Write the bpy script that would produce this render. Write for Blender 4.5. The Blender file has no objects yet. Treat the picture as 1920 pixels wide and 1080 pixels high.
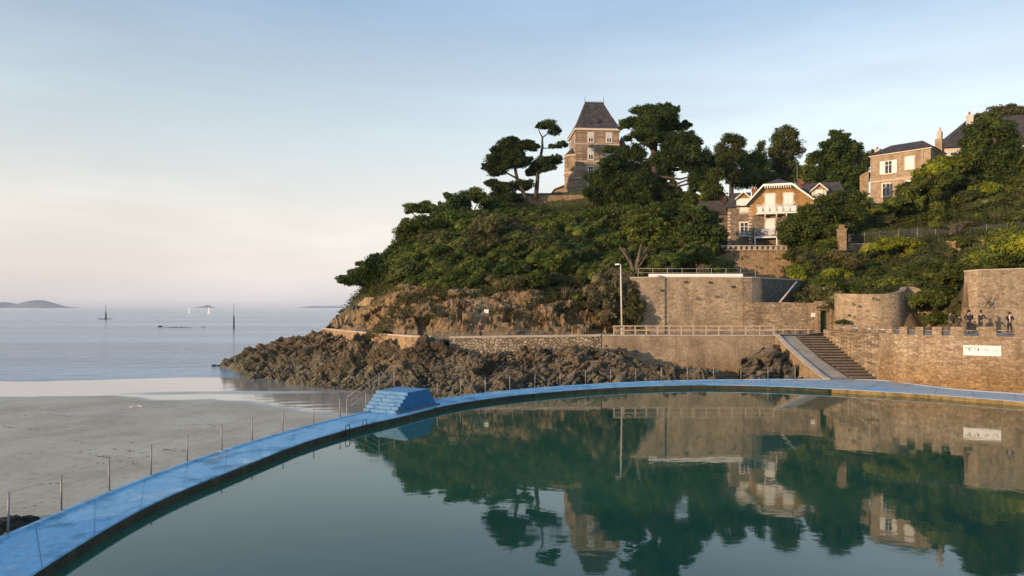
import bpy, bmesh, math, random
import numpy as np
from mathutils import Vector, Matrix
random.seed(7); RNG = np.random.default_rng(7)
C = bpy.context.scene.collection
SC = bpy.context.scene

# ------------------------------------------------------------------ camera, world, sun, exposure
CAM_Z = 5.78; F = 1280.0; HOR = 576.0
cam = bpy.data.objects.new('camera', bpy.data.cameras.new('camera'))
cam.location = (0, 0, CAM_Z); cam.rotation_euler = (math.radians(90), 0, 0)
cam.data.sensor_width = 36; cam.data.lens = 24; cam.data.shift_y = 36 / 1920
cam.data.clip_start = 0.1; cam.data.clip_end = 60000
C.objects.link(cam); SC.camera = cam
SUN_EL = math.radians(9); SUN_H = Vector((-0.80, -0.60))
w = bpy.data.worlds.new('World'); SC.world = w; w.use_nodes = True
def build_world():
    nt = w.node_tree; N = nt.nodes; L = nt.links; N.clear()
    out = N.new('ShaderNodeOutputWorld'); bg = N.new('ShaderNodeBackground'); bg.inputs[1].default_value = 0.15
    sky = N.new('ShaderNodeTexSky'); sky.sky_type = 'NISHITA'; sky.sun_disc = False
    sky.sun_elevation = SUN_EL; sky.sun_rotation = math.atan2(SUN_H.x, SUN_H.y)
    sky.air_density = 1.0; sky.dust_density = 1.2; sky.ozone_density = 1.0; sky.altitude = 10
    tc = N.new('ShaderNodeTexCoord'); sp = N.new('ShaderNodeSeparateXYZ'); L.new(tc.outputs['Generated'], sp.inputs[0])
    # thin high veil: stretched noise in the sky's own directions
    mp = N.new('ShaderNodeMapping'); mp.inputs['Scale'].default_value = (1.6, 1.6, 9.0); mp.inputs['Rotation'].default_value = (0, math.radians(12), 0)
    L.new(tc.outputs['Generated'], mp.inputs[0])
    nz = N.new('ShaderNodeTexNoise'); nz.inputs['Scale'].default_value = 1.7; nz.inputs['Detail'].default_value = 7; nz.inputs['Roughness'].default_value = 0.55
    L.new(mp.outputs[0], nz.inputs[0])
    cr = N.new('ShaderNodeValToRGB'); cr.color_ramp.elements[0].position = 0.45; cr.color_ramp.elements[1].position = 0.80
    cr.color_ramp.elements[0].color = (0, 0, 0, 1); cr.color_ramp.elements[1].color = (1, 1, 1, 1)
    L.new(nz.outputs[0], cr.inputs[0])
    # horizon-to-zenith haze veil
    rp = N.new('ShaderNodeValToRGB'); r = rp.color_ramp
    r.elements[0].position = 0.0; r.elements[0].color = HZ[0]
    r.elements[1].position = 1.0; r.elements[1].color = HZ[-1]
    for p, c in zip((0.05, 0.12, 0.22, 0.40), HZ[1:5]):
        e = r.elements.new(p); e.color = c
    L.new(sp.outputs[2], rp.inputs[0])
    # brighter, cooler towards the right of the view
    mr = N.new('ShaderNodeMapRange'); mr.inputs['From Min'].default_value = -0.55; mr.inputs['From Max'].default_value = 0.55
    L.new(sp.outputs[0], mr.inputs['Value'])
    rx = N.new('ShaderNodeValToRGB'); rx.color_ramp.elements[0].color = (0.76, 0.755, 0.75, 1); rx.color_ramp.elements[1].color = (1.30, 1.42, 1.52, 1)
    rx.color_ramp.elements[1].color = tuple(v for v in (1.0, 1.0, 1.0)) + (1,)
    L.new(mr.outputs[0], rx.inputs[0])
    m1 = N.new('ShaderNodeMix'); m1.data_type = 'RGBA'; m1.blend_type = 'MULTIPLY'; m1.inputs[0].default_value = 1
    L.new(rp.outputs[0], m1.inputs[6]); L.new(rx.outputs[0], m1.inputs[7])
    # veil = ramp colour in sky units
    sc_ = N.new('ShaderNodeVectorMath'); sc_.operation = 'SCALE'; sc_.inputs['Scale'].default_value = VEIL
    L.new(m1.outputs[2], sc_.inputs[0])
    mx = N.new('ShaderNodeMix'); mx.data_type = 'RGBA'; mx.inputs[0].default_value = 0.90
    L.new(sky.outputs[0], mx.inputs[6]); L.new(sc_.outputs[0], mx.inputs[7])
    cl = N.new('ShaderNodeVectorMath'); cl.operation = 'SCALE'
    ma = N.new('ShaderNodeMath'); ma.operation = 'MULTIPLY_ADD'; ma.inputs[1].default_value = 0.15; ma.inputs[2].default_value = 0.97
    L.new(cr.outputs[0], ma.inputs[0]); L.new(ma.outputs[0], cl.inputs['Scale']); L.new(mx.outputs[2], cl.inputs[0])
    L.new(cl.outputs[0], bg.inputs[0]); L.new(bg.outputs[0], out.inputs[0])
VEIL = 7.3
HZ = [(0.66, 0.625, 0.655, 1), (0.83, 0.755, 0.715, 1), (0.85, 0.80, 0.735, 1), (0.66, 0.74, 0.775, 1), (0.34, 0.475, 0.645, 1), (0.27, 0.48, 0.74, 1)]
build_world()
sl = bpy.data.lights.new('sun', 'SUN'); sl.energy = 4.0; sl.angle = math.radians(0.5); sl.color = (1.0, 0.70, 0.43)
sun = bpy.data.objects.new('sun', sl); C.objects.link(sun)
sd = Vector((SUN_H.x * math.cos(SUN_EL), SUN_H.y * math.cos(SUN_EL), math.sin(SUN_EL)))
sun.rotation_euler = sd.to_track_quat('Z', 'Y').to_euler(); sun.location = (-40, -30, 40)
SC.view_settings.view_transform = 'Standard'; SC.view_settings.look = 'None'
SC.view_settings.exposure = 0.35; SC.view_settings.gamma = 1

# ------------------------------------------------------------------ helpers
def at(px, py, d):                # a point seen in direction (px,py) at real depth d metres
    return Vector(((px - 960) * d / F, d, CAM_Z - (py - HOR) * d / F))
def X(px, d): return (px - 960) * d / F
def gd(py, z): return F * (CAM_Z - z) / (py - HOR)     # depth of a point of height z on row py
def gp(px, py, z):
    d = gd(py, z); return Vector((X(px, d), d, z))
def tag(o, label=None, cat=None, group=None, kind=None):
    if label: o['label'] = label
    if cat: o['category'] = cat
    if group: o['group'] = group
    if kind: o['kind'] = kind
    return o
def empty(name, loc, rz=0, **k):
    o = bpy.data.objects.new(name, None); C.objects.link(o); o.location = loc; o.rotation_euler = (0, 0, rz)
    o.empty_display_size = 0.3
    return tag(o, **k)
def link(name, me, mat=None, parent=None):
    o = bpy.data.objects.new(name, me); C.objects.link(o)
    if mat is not None and not me.materials: me.materials.append(mat)
    if parent: o.parent = parent
    return o
def mesh_np(name, V, faces, smooth=False, uv=None, attr=None):
    me = bpy.data.meshes.new(name)
    V = np.asarray(V, dtype=np.float32); F_ = np.asarray(faces, dtype=np.int32)
    k = F_.shape[1]
    me.vertices.add(len(V)); me.vertices.foreach_set('co', V.ravel())
    me.loops.add(F_.size); me.loops.foreach_set('vertex_index', F_.ravel())
    me.polygons.add(len(F_)); me.polygons.foreach_set('loop_start', np.arange(0, F_.size, k, dtype=np.int32))
    try: me.polygons.foreach_set('loop_total', np.full(len(F_), k, dtype=np.int32))
    except Exception: pass
    me.polygons.foreach_set('use_smooth', np.full(len(F_), smooth))
    if uv is not None:
        l = me.uv_layers.new(name='UVMap'); l.data.foreach_set('uv', np.asarray(uv, dtype=np.float32)[F_.ravel()].ravel())
    if attr:
        for an, av in attr.items():
            a = me.attributes.new(an, 'FLOAT', 'POINT'); a.data.foreach_set('value', np.asarray(av, dtype=np.float32))
    me.update(calc_edges=True); me.validate()
    return me
class MB:
    """collects boxes, prisms and tubes into one mesh, box-mapped UVs in metres"""
    def __init__(s): s.v = []; s.f = []; s.sm = []
    def face(s, pts, smooth=False):
        n = len(s.v); s.v += [tuple(p) for p in pts]; s.f.append(list(range(n, n + len(pts)))); s.sm.append(smooth)
    def box(s, x0, x1, y0, y1, z0, z1):
        n = len(s.v)
        s.v += [(x0,y0,z0),(x1,y0,z0),(x1,y1,z0),(x0,y1,z0),(x0,y0,z1),(x1,y0,z1),(x1,y1,z1),(x0,y1,z1)]
        for q in ((0,1,5,4),(1,2,6,5),(2,3,7,6),(3,0,4,7),(4,5,6,7),(3,2,1,0)): s.f.append([n+i for i in q]); s.sm.append(False)
        return s
    def hexa(s, P):
        n = len(s.v); s.v += [tuple(p) for p in P]
        for q in ((0,1,5,4),(1,2,6,5),(2,3,7,6),(3,0,4,7),(4,5,6,7),(3,2,1,0)): s.f.append([n+i for i in q]); s.sm.append(False)
        return s
    def prism_y(s, poly, y0, y1):      # poly in (x,z), extruded along y
        n = len(s.v); m = len(poly)
        s.v += [(p[0], y0, p[1]) for p in poly] + [(p[0], y1, p[1]) for p in poly]
        s.f.append([n+i for i in range(m)]); s.f.append([n+m+i for i in reversed(range(m))]); s.sm += [False]*2
        for i in range(m): j = (i+1) % m; s.f.append([n+i, n+m+i, n+m+j, n+j]); s.sm.append(False)
        return s
    def prism_z(s, poly, z0, z1):
        n = len(s.v); m = len(poly)
        s.v += [(p[0], p[1], z0) for p in poly] + [(p[0], p[1], z1) for p in poly]
        s.f.append([n+i for i in reversed(range(m))]); s.f.append([n+m+i for i in range(m)]); s.sm += [False]*2
        for i in range(m): j = (i+1) % m; s.f.append([n+i, n+j, n+m+j, n+m+i]); s.sm.append(False)
        return s
    def tube(s, pts, rads, k=6, cap=True):
        pts = [Vector(p) for p in pts]
        if not hasattr(rads, '__len__'): rads = [rads]*len(pts)
        n = len(s.v); up = Vector((0.13, 0.21, 0.97))
        for i, p in enumerate(pts):
            t = (pts[min(i+1, len(pts)-1)] - pts[max(i-1, 0)]).normalized()
            a = t.cross(up)
            if a.length < 0.05: a = t.cross(Vector((1, 0, 0)))
            a.normalize(); b = t.cross(a)
            for j in range(k):
                q = 2*math.pi*j/k; s.v.append(tuple(p + (a*math.cos(q) + b*math.sin(q))*rads[i]))
        for i in range(len(pts)-1):
            for j in range(k):
                s.f.append([n+i*k+j, n+i*k+(j+1) % k, n+(i+1)*k+(j+1) % k, n+(i+1)*k+j]); s.sm.append(True)
        if cap:
            s.f.append([n+j for j in range(k)]); s.f.append([n+(len(pts)-1)*k+j for j in reversed(range(k))]); s.sm += [False]*2
        return s
    def build(s, name, mat, parent=None):
        me = bpy.data.meshes.new(name); me.from_pydata(s.v, [], s.f)
        me.polygons.foreach_set('use_smooth', s.sm)
        bm = bmesh.new(); bm.from_mesh(me); bmesh.ops.recalc_face_normals(bm, faces=bm.faces)
        uvl = bm.loops.layers.uv.new('UVMap')
        for f in bm.faces:
            nn = f.normal
            for l in f.loops:
                c = l.vert.co
                if abs(nn.z) > 0.75: l[uvl].uv = (c.x, c.y)
                elif abs(nn.x) > abs(nn.y): l[uvl].uv = (c.y, c.z)
                else: l[uvl].uv = (c.x, c.z)
        bm.to_mesh(me); bm.free()
        return link(name, me, mat, parent)
def copy_tree(o, parent=None):
    c = o.copy(); C.objects.link(c); c.parent = parent
    for ch in list(o.children): copy_tree(ch, c)
    return c

# ------------------------------------------------------------------ noise in numpy
def hash2(i, j, s):
    h = (i.astype(np.int64)*374761393 + j.astype(np.int64)*668265263 + s*1442695) & 0xffffffff
    h = ((h ^ (h >> 13))*1274126177) & 0xffffffff
    return ((h ^ (h >> 16)) & 0xffffff)/float(0xffffff)
def vnoise(x, y, s=0):
    xi = np.floor(x); yi = np.floor(y); fx = x-xi; fy = y-yi
    fx = fx*fx*(3-2*fx); fy = fy*fy*(3-2*fy); xi = xi.astype(int); yi = yi.astype(int)
    a = hash2(xi, yi, s); b = hash2(xi+1, yi, s); c = hash2(xi, yi+1, s); d = hash2(xi+1, yi+1, s)
    return (a*(1-fx)+b*fx)*(1-fy)+(c*(1-fx)+d*fx)*fy
def fbm(x, y, s=0, o=4):
    t = 0; a = 0.5
    for k in range(o): t = t + a*vnoise(x*2**k, y*2**k, s+k*17); a *= 0.5
    return t
def plates(x, y, size, s, amp, tilt, bias=(0.5, 0.2)):
    """broken rock plates: every cell is a tilted plane of its own"""
    gx = x/size; gy = y/size; ix = np.floor(gx).astype(int); iy = np.floor(gy).astype(int)
    best = np.full(x.shape, 1e9); out = np.zeros(x.shape)
    for a in (-1, 0, 1):
        for b in (-1, 0, 1):
            cx = ix+a; cy = iy+b
            px = cx+0.1+0.8*hash2(cx, cy, s); py = cy+0.1+0.8*hash2(cx, cy, s+5)
            dx = gx-px; dy = gy-py; dd = (dx+0.6*dy)**2*1.2+(dy*0.8)**2
            h = (hash2(cx, cy, s+9)-0.5)*amp + (dx*(hash2(cx, cy, s+11)-0.5+bias[0])+dy*(hash2(cx, cy, s+13)-0.5+bias[1]))*tilt
            m = dd < best; best = np.where(m, dd, best); out = np.where(m, h, out)
    return out

# ------------------------------------------------------------------ materials
def new_mat(name):
    m = bpy.data.materials.new(name); m.use_nodes = True
    nt = m.node_tree; return m, nt, nt.nodes, nt.links, nt.nodes['Principled BSDF']
def ramp(N, stops):
    r = N.new('ShaderNodeValToRGB'); e = r.color_ramp.elements
    e[0].position = stops[0][0]; e[0].color = (*stops[0][1], 1); e[1].position = stops[-1][0]; e[1].color = (*stops[-1][1], 1)
    for p, c in stops[1:-1]: q = e.new(p); q.color = (*c, 1)
    return r
def noise(N, L, scale, detail=5, rough=0.6, vec=None, coord='Object', mapscale=None):
    n = N.new('ShaderNodeTexNoise'); n.inputs['Scale'].default_value = scale; n.inputs['Detail'].default_value = detail; n.inputs['Roughness'].default_value = rough
    if vec is None:
        tc = N.new('ShaderNodeTexCoord'); vec = tc.outputs[coord]
    if mapscale:
        mp = N.new('ShaderNodeMapping'); mp.inputs['Scale'].default_value = mapscale; L.new(vec, mp.inputs[0]); vec = mp.outputs[0]
    L.new(vec, n.inputs[0]); return n
def mixc(N, L, fac, a, b, mode='MIX'):
    m = N.new('ShaderNodeMix'); m.data_type = 'RGBA'; m.blend_type = mode
    for sock, v in ((0, fac), (6, a), (7, b)):
        if hasattr(v, 'links') or hasattr(v, 'is_linked'): L.new(v, m.inputs[sock])
        elif sock == 0: m.inputs[0].default_value = v
        else: m.inputs[sock].default_value = (*v, 1)
    return m.outputs[2]
def plain(name, col, rough=0.6, metal=0.0, var=0.15, scale=3.0, bump=0.0):
    m, nt, N, L, P = new_mat(name)
    n = noise(N, L, scale)
    lo = tuple(max(0, c*(1-var)) for c in col); hi = tuple(min(1, c*(1+var)) for c in col)
    r = ramp(N, [(0.3, lo), (0.7, hi)]); L.new(n.outputs[0], r.inputs[0]); L.new(r.outputs[0], P.inputs['Base Color'])
    P.inputs['Roughness'].default_value = rough; P.inputs['Metallic'].default_value = metal
    if bump:
        b = N.new('ShaderNodeBump'); b.inputs['Strength'].default_value = bump; b.inputs['Distance'].default_value = 0.05
        n2 = noise(N, L, scale*5); L.new(n2.outputs[0], b.inputs['Height']); L.new(b.outputs[0], P.inputs['Normal'])
    return m
def stone(name, cols, mortar, cell=(0.45, 0.24), stain=(0.12, 0.10, 0.07), stain_amt=0.5, warp=0.25, low=None, low_z=(0, 2), bump=0.5, coursed=False):
    """rubble or coursed masonry, UVs are metres"""
    m, nt, N, L, P = new_mat(name)
    uv = N.new('ShaderNodeUVMap'); mp = N.new('ShaderNodeMapping'); mp.inputs['Scale'].default_value = (1/cell[0], 1/cell[1], 1)
    nz = noise(N, L, 1.3, 3, vec=uv.outputs[0]); add = N.new('ShaderNodeVectorMath'); add.operation = 'MULTIPLY_ADD'
    add.inputs[1].default_value = (warp, warp, 0); L.new(nz.outputs['Color'], add.inputs[0]); L.new(uv.outputs[0], add.inputs[2])
    L.new(add.outputs[0], mp.inputs[0])
    if coursed:
        br = N.new('ShaderNodeTexBrick'); br.inputs['Scale'].default_value = 1; br.inputs['Mortar Size'].default_value = 0.035
        br.inputs['Brick Width'].default_value = 1.0; br.inputs['Row Height'].default_value = 1.0; br.inputs['Bias'].default_value = 0.0
        br.inputs['Color1'].default_value = (0, 0, 0, 1); br.inputs['Color2'].default_value = (1, 1, 1, 1); br.inputs['Mortar'].default_value = (0.5, 0.5, 0.5, 1)
        L.new(mp.outputs[0], br.inputs[0]); cellv = br.outputs['Color']; mort = br.outputs['Fac']
    else:
        v = N.new('ShaderNodeTexVoronoi'); v.voronoi_dimensions = '2D'; v.inputs['Scale'].default_value = 1; L.new(mp.outputs[0], v.inputs[0])
        e = N.new('ShaderNodeTexVoronoi'); e.voronoi_dimensions = '2D'; e.feature = 'DISTANCE_TO_EDGE'; e.inputs['Scale'].default_value = 1; L.new(mp.outputs[0], e.inputs[0])
        sx = N.new('ShaderNodeSeparateColor'); L.new(v.outputs['Color'], sx.inputs[0]); cellv = sx.outputs[0]
        mr = N.new('ShaderNodeMapRange'); mr.inputs['From Min'].default_value = 0.02; mr.inputs['From Max'].default_value = 0.10
        mr.inputs['To Min'].default_value = 1; mr.inputs['To Max'].default_value = 0; L.new(e.outputs[0], mr.inputs['Value']); mort = mr.outputs[0]
    r = ramp(N, [(i/(len(cols)-1)*0.999, c) for i, c in enumerate(cols)]); L.new(cellv, r.inputs[0])
    c = mixc(N, L, mort, r.outputs[0], mortar)
    big = noise(N, L, 0.35, 6, 0.65); rs = ramp(N, [(0.40, (0, 0, 0)), (0.66, (stain_amt,)*3)]); L.new(big.outputs[0], rs.inputs[0])
    c = mixc(N, L, rs.outputs[0], c, stain)
    fine = noise(N, L, 6, 6, 0.7); rf = ramp(N, [(0.3, (0.62, 0.62, 0.62)), (0.7, (1.25, 1.22, 1.18))]); L.new(fine.outputs[0], rf.inputs[0])
    c = mixc(N, L, 1.0, c, rf.outputs[0], 'MULTIPLY')
    dr = noise(N, L, 0.9, 5, 0.6, mapscale=(1.0, 1.0, 0.16)); rd = ramp(N, [(0.36, (0.70, 0.68, 0.65)), (0.5, (1, 1, 1)), (0.68, (1.12, 1.10, 1.06))]); L.new(dr.outputs[0], rd.inputs[0])
    c = mixc(N, L, 0.8, c, rd.outputs[0], 'MULTIPLY')
    if low:
        tc = N.new('ShaderNodeNewGeometry'); sz = N.new('ShaderNodeSeparateXYZ'); L.new(tc.outputs['Position'], sz.inputs[0])
        n3 = noise(N, L, 1.2, 5); ad = N.new('ShaderNodeMath'); ad.operation = 'MULTIPLY_ADD'; ad.inputs[1].default_value = -1.6
        L.new(n3.outputs[0], ad.inputs[0]); L.new(sz.outputs[2], ad.inputs[2])
        m2 = N.new('ShaderNodeMapRange'); m2.inputs['From Min'].default_value = low_z[0]-0.8; m2.inputs['From Max'].default_value = low_z[1]-0.8
        m2.inputs['To Min'].default_value = 0.8; m2.inputs['To Max'].default_value = 0; L.new(ad.outputs[0], m2.inputs['Value'])
        c = mixc(N, L, m2.outputs[0], c, low, 'MULTIPLY')
    L.new(c, P.inputs['Base Color']); P.inputs['Roughness'].default_value = 0.92; P.inputs['Specular IOR Level'].default_value = 0.2
    b = N.new('ShaderNodeBump'); b.inputs['Strength'].default_value = bump; b.inputs['Distance'].default_value = 0.06; b.invert = False
    h = N.new('ShaderNodeMath'); h.operation = 'MULTIPLY_ADD'; h.inputs[1].default_value = -0.8; L.new(mort, h.inputs[0]); L.new(fine.outputs[0], h.inputs[2])
    h2 = N.new('ShaderNodeMath'); h2.operation = 'MULTIPLY_ADD'; h2.inputs[1].default_value = 0.6; L.new(cellv, h2.inputs[0]); L.new(h.outputs[0], h2.inputs[2])
    L.new(h2.outputs[0], b.inputs['Height']); L.new(b.outputs[0], P.inputs['Normal'])
    return m
def leafmat(name, dark, mid, light, transl=0.38):
    m, nt, N, L, P = new_mat(name)
    g = N.new('ShaderNodeNewGeometry'); oi = N.new('ShaderNodeObjectInfo')
    r = ramp(N, [(0.0, dark), (0.55, mid), (0.95, light)])
    n = noise(N, L, 0.45, 3, 0.5, vec=g.outputs['Position'])
    a = N.new('ShaderNodeMath'); a.operation = 'MULTIPLY_ADD'; a.inputs[1].default_value = 0.45; L.new(g.outputs['Random Per Island'], a.inputs[0])
    b = N.new('ShaderNodeMath'); b.operation = 'MULTIPLY_ADD'; b.inputs[1].default_value = 1.5; b.inputs[2].default_value = -0.50; L.new(n.outputs[0], b.inputs[0]); L.new(b.outputs[0], a.inputs[2])
    L.new(a.outputs[0], r.inputs[0])
    hs = N.new('ShaderNodeHueSaturation'); L.new(r.outputs[0], hs.inputs['Color'])
    mh = N.new('ShaderNodeMapRange'); mh.inputs['To Min'].default_value = 0.490; mh.inputs['To Max'].default_value = 0.508; L.new(oi.outputs['Random'], mh.inputs['Value']); L.new(mh.outputs[0], hs.inputs['Hue'])
    mv = N.new('ShaderNodeMath'); mv.operation = 'FRACT'; m7 = N.new('ShaderNodeMath'); m7.operation = 'MULTIPLY'; m7.inputs[1].default_value = 7.31
    L.new(oi.outputs['Random'], m7.inputs[0]); L.new(m7.outputs[0], mv.inputs[0])
    mr = N.new('ShaderNodeMapRange'); mr.inputs['To Min'].default_value = 0.75; mr.inputs['To Max'].default_value = 1.3; L.new(mv.outputs[0], mr.inputs['Value']); L.new(mr.outputs[0], hs.inputs['Value'])
    L.new(hs.outputs[0], P.inputs['Base Color']); P.inputs['Roughness'].default_value = 0.75; P.inputs['Specular IOR Level'].default_value = 0.15
    t = N.new('ShaderNodeBsdfTranslucent'); L.new(hs.outputs[0], t.inputs[0]); mx = N.new('ShaderNodeMixShader'); mx.inputs[0].default_value = transl
    L.new(P.outputs[0], mx.inputs[1]); L.new(t.outputs[0], mx.inputs[2]); L.new(mx.outputs[0], N['Material Output'].inputs[0])
    return m
LEAF = {
 'pine':   leafmat('leaf_pine', (0.0150, 0.0303, 0.0105), (0.0562, 0.0876, 0.0238), (0.1497, 0.1768, 0.0421)),
 'dark':   leafmat('leaf_dark', (0.0243, 0.0404, 0.0119), (0.0861, 0.1179, 0.0264), (0.2059, 0.2273, 0.0474)),
 'green':  leafmat('leaf_green', (0.0276, 0.0414, 0.0097), (0.1012, 0.1270, 0.0238), (0.2301, 0.2415, 0.0454)),
 'bright': leafmat('leaf_bright', (0.0537, 0.0759, 0.0108), (0.1994, 0.2277, 0.0238), (0.4449, 0.4140, 0.0432)),
 'olive':  leafmat('leaf_olive', (0.0286, 0.0386, 0.0132), (0.1014, 0.1173, 0.0336), (0.2080, 0.2139, 0.0660)),
 'dry':    leafmat('leaf_dry', (0.0562, 0.0497, 0.0276), (0.1498, 0.1292, 0.0691), (0.2527, 0.2136, 0.1166)),
 'brown':  leafmat('leaf_brown', (0.0364, 0.0373, 0.0156), (0.1118, 0.1076, 0.0408), (0.2145, 0.1932, 0.0720)),
}
BARK = plain('bark', (0.075, 0.055, 0.040), 0.9, var=0.4, scale=4, bump=0.6)
BARK_PALE = plain('bark_pale', (0.13, 0.095, 0.07), 0.9, var=0.35, scale=4, bump=0.6)
WHITE = plain('white_paint', (0.78, 0.75, 0.70), 0.55, var=0.05)
WINWHITE = plain('shutter_white', (0.74, 0.72, 0.68), 0.6, var=0.06)
STEEL = plain('galvanised_steel', (0.30, 0.27, 0.24), 0.5, 0.3, var=0.15)
WOODRAIL = plain('weathered_rail', (0.42, 0.34, 0.26), 0.8, var=0.2)
DARKM = plain('dark_metal', (0.04, 0.04, 0.045), 0.5, 0.5)
SLATE = stone('slate_roof', [(0.035, 0.035, 0.042), (0.055, 0.052, 0.060), (0.085, 0.076, 0.078)], (0.025, 0.025, 0.03), (0.5, 0.28), coursed=True, warp=0.0, stain=(0.11, 0.085, 0.06), stain_amt=0.5, bump=0.3)
def glass_mat():
    m, nt, N, L, P = new_mat('window_glass')
    n = noise(N, L, 1.4); r = ramp(N, [(0.35, (0.012, 0.016, 0.02)), (0.7, (0.05, 0.06, 0.07))]); L.new(n.outputs[0], r.inputs[0]); L.new(r.outputs[0], P.inputs['Base Color'])
    P.inputs['Roughness'].default_value = 0.06; return m
GLASS = glass_mat()
S_BAST = stone('bastion_stone', [(0.244, 0.177, 0.116), (0.366, 0.275, 0.183), (0.451, 0.348, 0.238), (0.305, 0.244, 0.177)], (0.366, 0.293, 0.207), (0.36, 0.21), stain=(0.23, 0.18, 0.13), low=(0.85, 0.75, 0.66), low_z=(2.6, 5))
S_SEA = stone('seawall_stone', [(0.240, 0.174, 0.114), (0.372, 0.282, 0.192), (0.444, 0.348, 0.252), (0.300, 0.234, 0.168)], (0.264, 0.204, 0.144), (0.38, 0.2), stain=(0.24, 0.17, 0.10), low=(0.86, 0.68, 0.40), low_z=(0.3, 3.0))
S_COURSE = stone('coursed_stone', [(0.187, 0.132, 0.083), (0.363, 0.275, 0.187), (0.506, 0.407, 0.286)], (0.121, 0.088, 0.055), (1.1, 0.15), stain=(0.16, 0.12, 0.07), bump=0.9, warp=0.10, coursed=True)
S_GARD = stone('garden_wall_stone', [(0.218, 0.161, 0.109), (0.345, 0.253, 0.172), (0.437, 0.333, 0.230)], (0.196, 0.149, 0.103), (0.5, 0.2), stain=(0.14, 0.11, 0.075))
S_TERR = stone('terrace_stone', [(0.28, 0.19, 0.11), (0.38, 0.27, 0.16), (0.46, 0.33, 0.21)], (0.30, 0.22, 0.14), (0.4, 0.25), stain=(0.24, 0.17, 0.10))
S_COB = stone('cobble_stone', [(0.22, 0.17, 0.11), (0.40, 0.32, 0.22), (0.52, 0.43, 0.32)], (0.07, 0.055, 0.04), (0.34, 0.26), stain=(0.2, 0.16, 0.1), stain_amt=0.2, bump=1.0)
S_CONC = stone('retaining_wall_render', [(0.310, 0.236, 0.167), (0.356, 0.276, 0.201), (0.402, 0.310, 0.224)], (0.333, 0.259, 0.184), (1.6, 0.5), stain=(0.19, 0.15, 0.10), stain_amt=0.8, bump=0.25, low=(0.8, 0.68, 0.5), low_z=(-0.5, 1.5))
CONC = plain('pale_concrete', (0.44, 0.36, 0.28), 0.85, var=0.2, scale=1.2, bump=0.3)
PAVE = plain('path_paving', (0.30, 0.255, 0.205), 0.95, var=0.22, scale=0.9, bump=0.3); PAVE.node_tree.nodes['Principled BSDF'].inputs['Specular IOR Level'].default_value = 0.08

def rock_mat(name, c, lichen=True, green=True):
    m, nt, N, L, P = new_mat(name)
    g = N.new('ShaderNodeNewGeometry')
    n = noise(N, L, 0.55, 8, 0.7, vec=g.outputs['Position']); r = ramp(N, c); L.new(n.outputs[0], r.inputs[0])
    f = noise(N, L, 3.2, 8, 0.8, vec=g.outputs['Position'], mapscale=(1.0, 1.0, 2.2)); rf = ramp(N, [(0.36, (0.28, 0.28, 0.30)), (0.5, (0.95, 0.93, 0.9)), (0.66, (1.7, 1.6, 1.45))]); L.new(f.outputs[0], rf.inputs[0])
    col = mixc(N, L, 1.0, r.outputs[0], rf.outputs[0], 'MULTIPLY')
    mp = N.new('ShaderNodeMapping'); mp.inputs['Rotation'].default_value = (0.3, math.radians(42), 0); L.new(g.outputs['Position'], mp.inputs[0])
    st = noise(N, L, 1.1, 6, 0.7, vec=mp.outputs[0], mapscale=(0.7, 1.0, 5.0)); rs = ramp(N, [(0.38, (0.35, 0.36, 0.38)), (0.50, (1, 1, 1)), (0.64, (1.35, 1.28, 1.15))]); L.new(st.outputs[0], rs.inputs[0]); col = mixc(N, L, 0.8, col, rs.outputs[0], 'MULTIPLY')
    bk = noise(N, L, 0.22, 5, 0.65, vec=g.outputs['Position']); rb = ramp(N, [(0.47, (1.12, 1.1, 1.05)), (0.60, (0.42, 0.42, 0.43))]); L.new(bk.outputs[0], rb.inputs[0]); col = mixc(N, L, 1.0, col, rb.outputs[0], 'MULTIPLY')
    if green:     # weed and wet band near the beach: a coat that belongs to the rock's foot
        s = N.new('ShaderNodeSeparateXYZ'); L.new(g.outputs['Position'], s.inputs[0])
        a = N.new('ShaderNodeMath'); a.operation = 'MULTIPLY_ADD'; a.inputs[1].default_value = 2.2; L.new(n.outputs[0], a.inputs[0]); L.new(s.outputs[2], a.inputs[2])
        q = N.new('ShaderNodeMapRange'); q.inputs['From Min'].default_value = 0.6; q.inputs['From Max'].default_value = 2.6; q.inputs['To Min'].default_value = 0.85; q.inputs['To Max'].default_value = 0
        L.new(a.outputs[0], q.inputs['Value']); col = mixc(N, L, q.outputs[0], col, mixc(N, L, 1.0, (0.17, 0.16, 0.12), mixc(N, L, 1.0, rf.outputs[0], rs.outputs[0], 'MULTIPLY'), 'MULTIPLY'))
    L.new(col, P.inputs['Base Color']); P.inputs['Roughness'].default_value = 0.88; P.inputs['Specular IOR Level'].default_value = 0.25
    b = N.new('ShaderNodeBump'); b.inputs['Strength'].default_value = 0.9; b.inputs['Distance'].default_value = 0.25; ad2 = N.new('ShaderNodeMath'); ad2.operation = 'ADD'; L.new(f.outputs[0], ad2.inputs[0]); L.new(st.outputs[0], ad2.inputs[1]); L.new(ad2.outputs[0], b.inputs['Height']); L.new(b.outputs[0], P.inputs['Normal'])
    return m
ROCK = rock_mat('shore_rock', [(0.30, (0.05, 0.046, 0.042)), (0.42, (0.13, 0.105, 0.078)), (0.52, (0.23, 0.175, 0.115)), (0.60, (0.17, 0.14, 0.105)), (0.72, (0.38, 0.28, 0.17))])
CLIFF = rock_mat('cliff_rock', [(0.25, (0.09, 0.065, 0.04)), (0.42, (0.20, 0.14, 0.085)), (0.58, (0.29, 0.205, 0.12)), (0.8, (0.38, 0.27, 0.15))], green=False)

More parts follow.
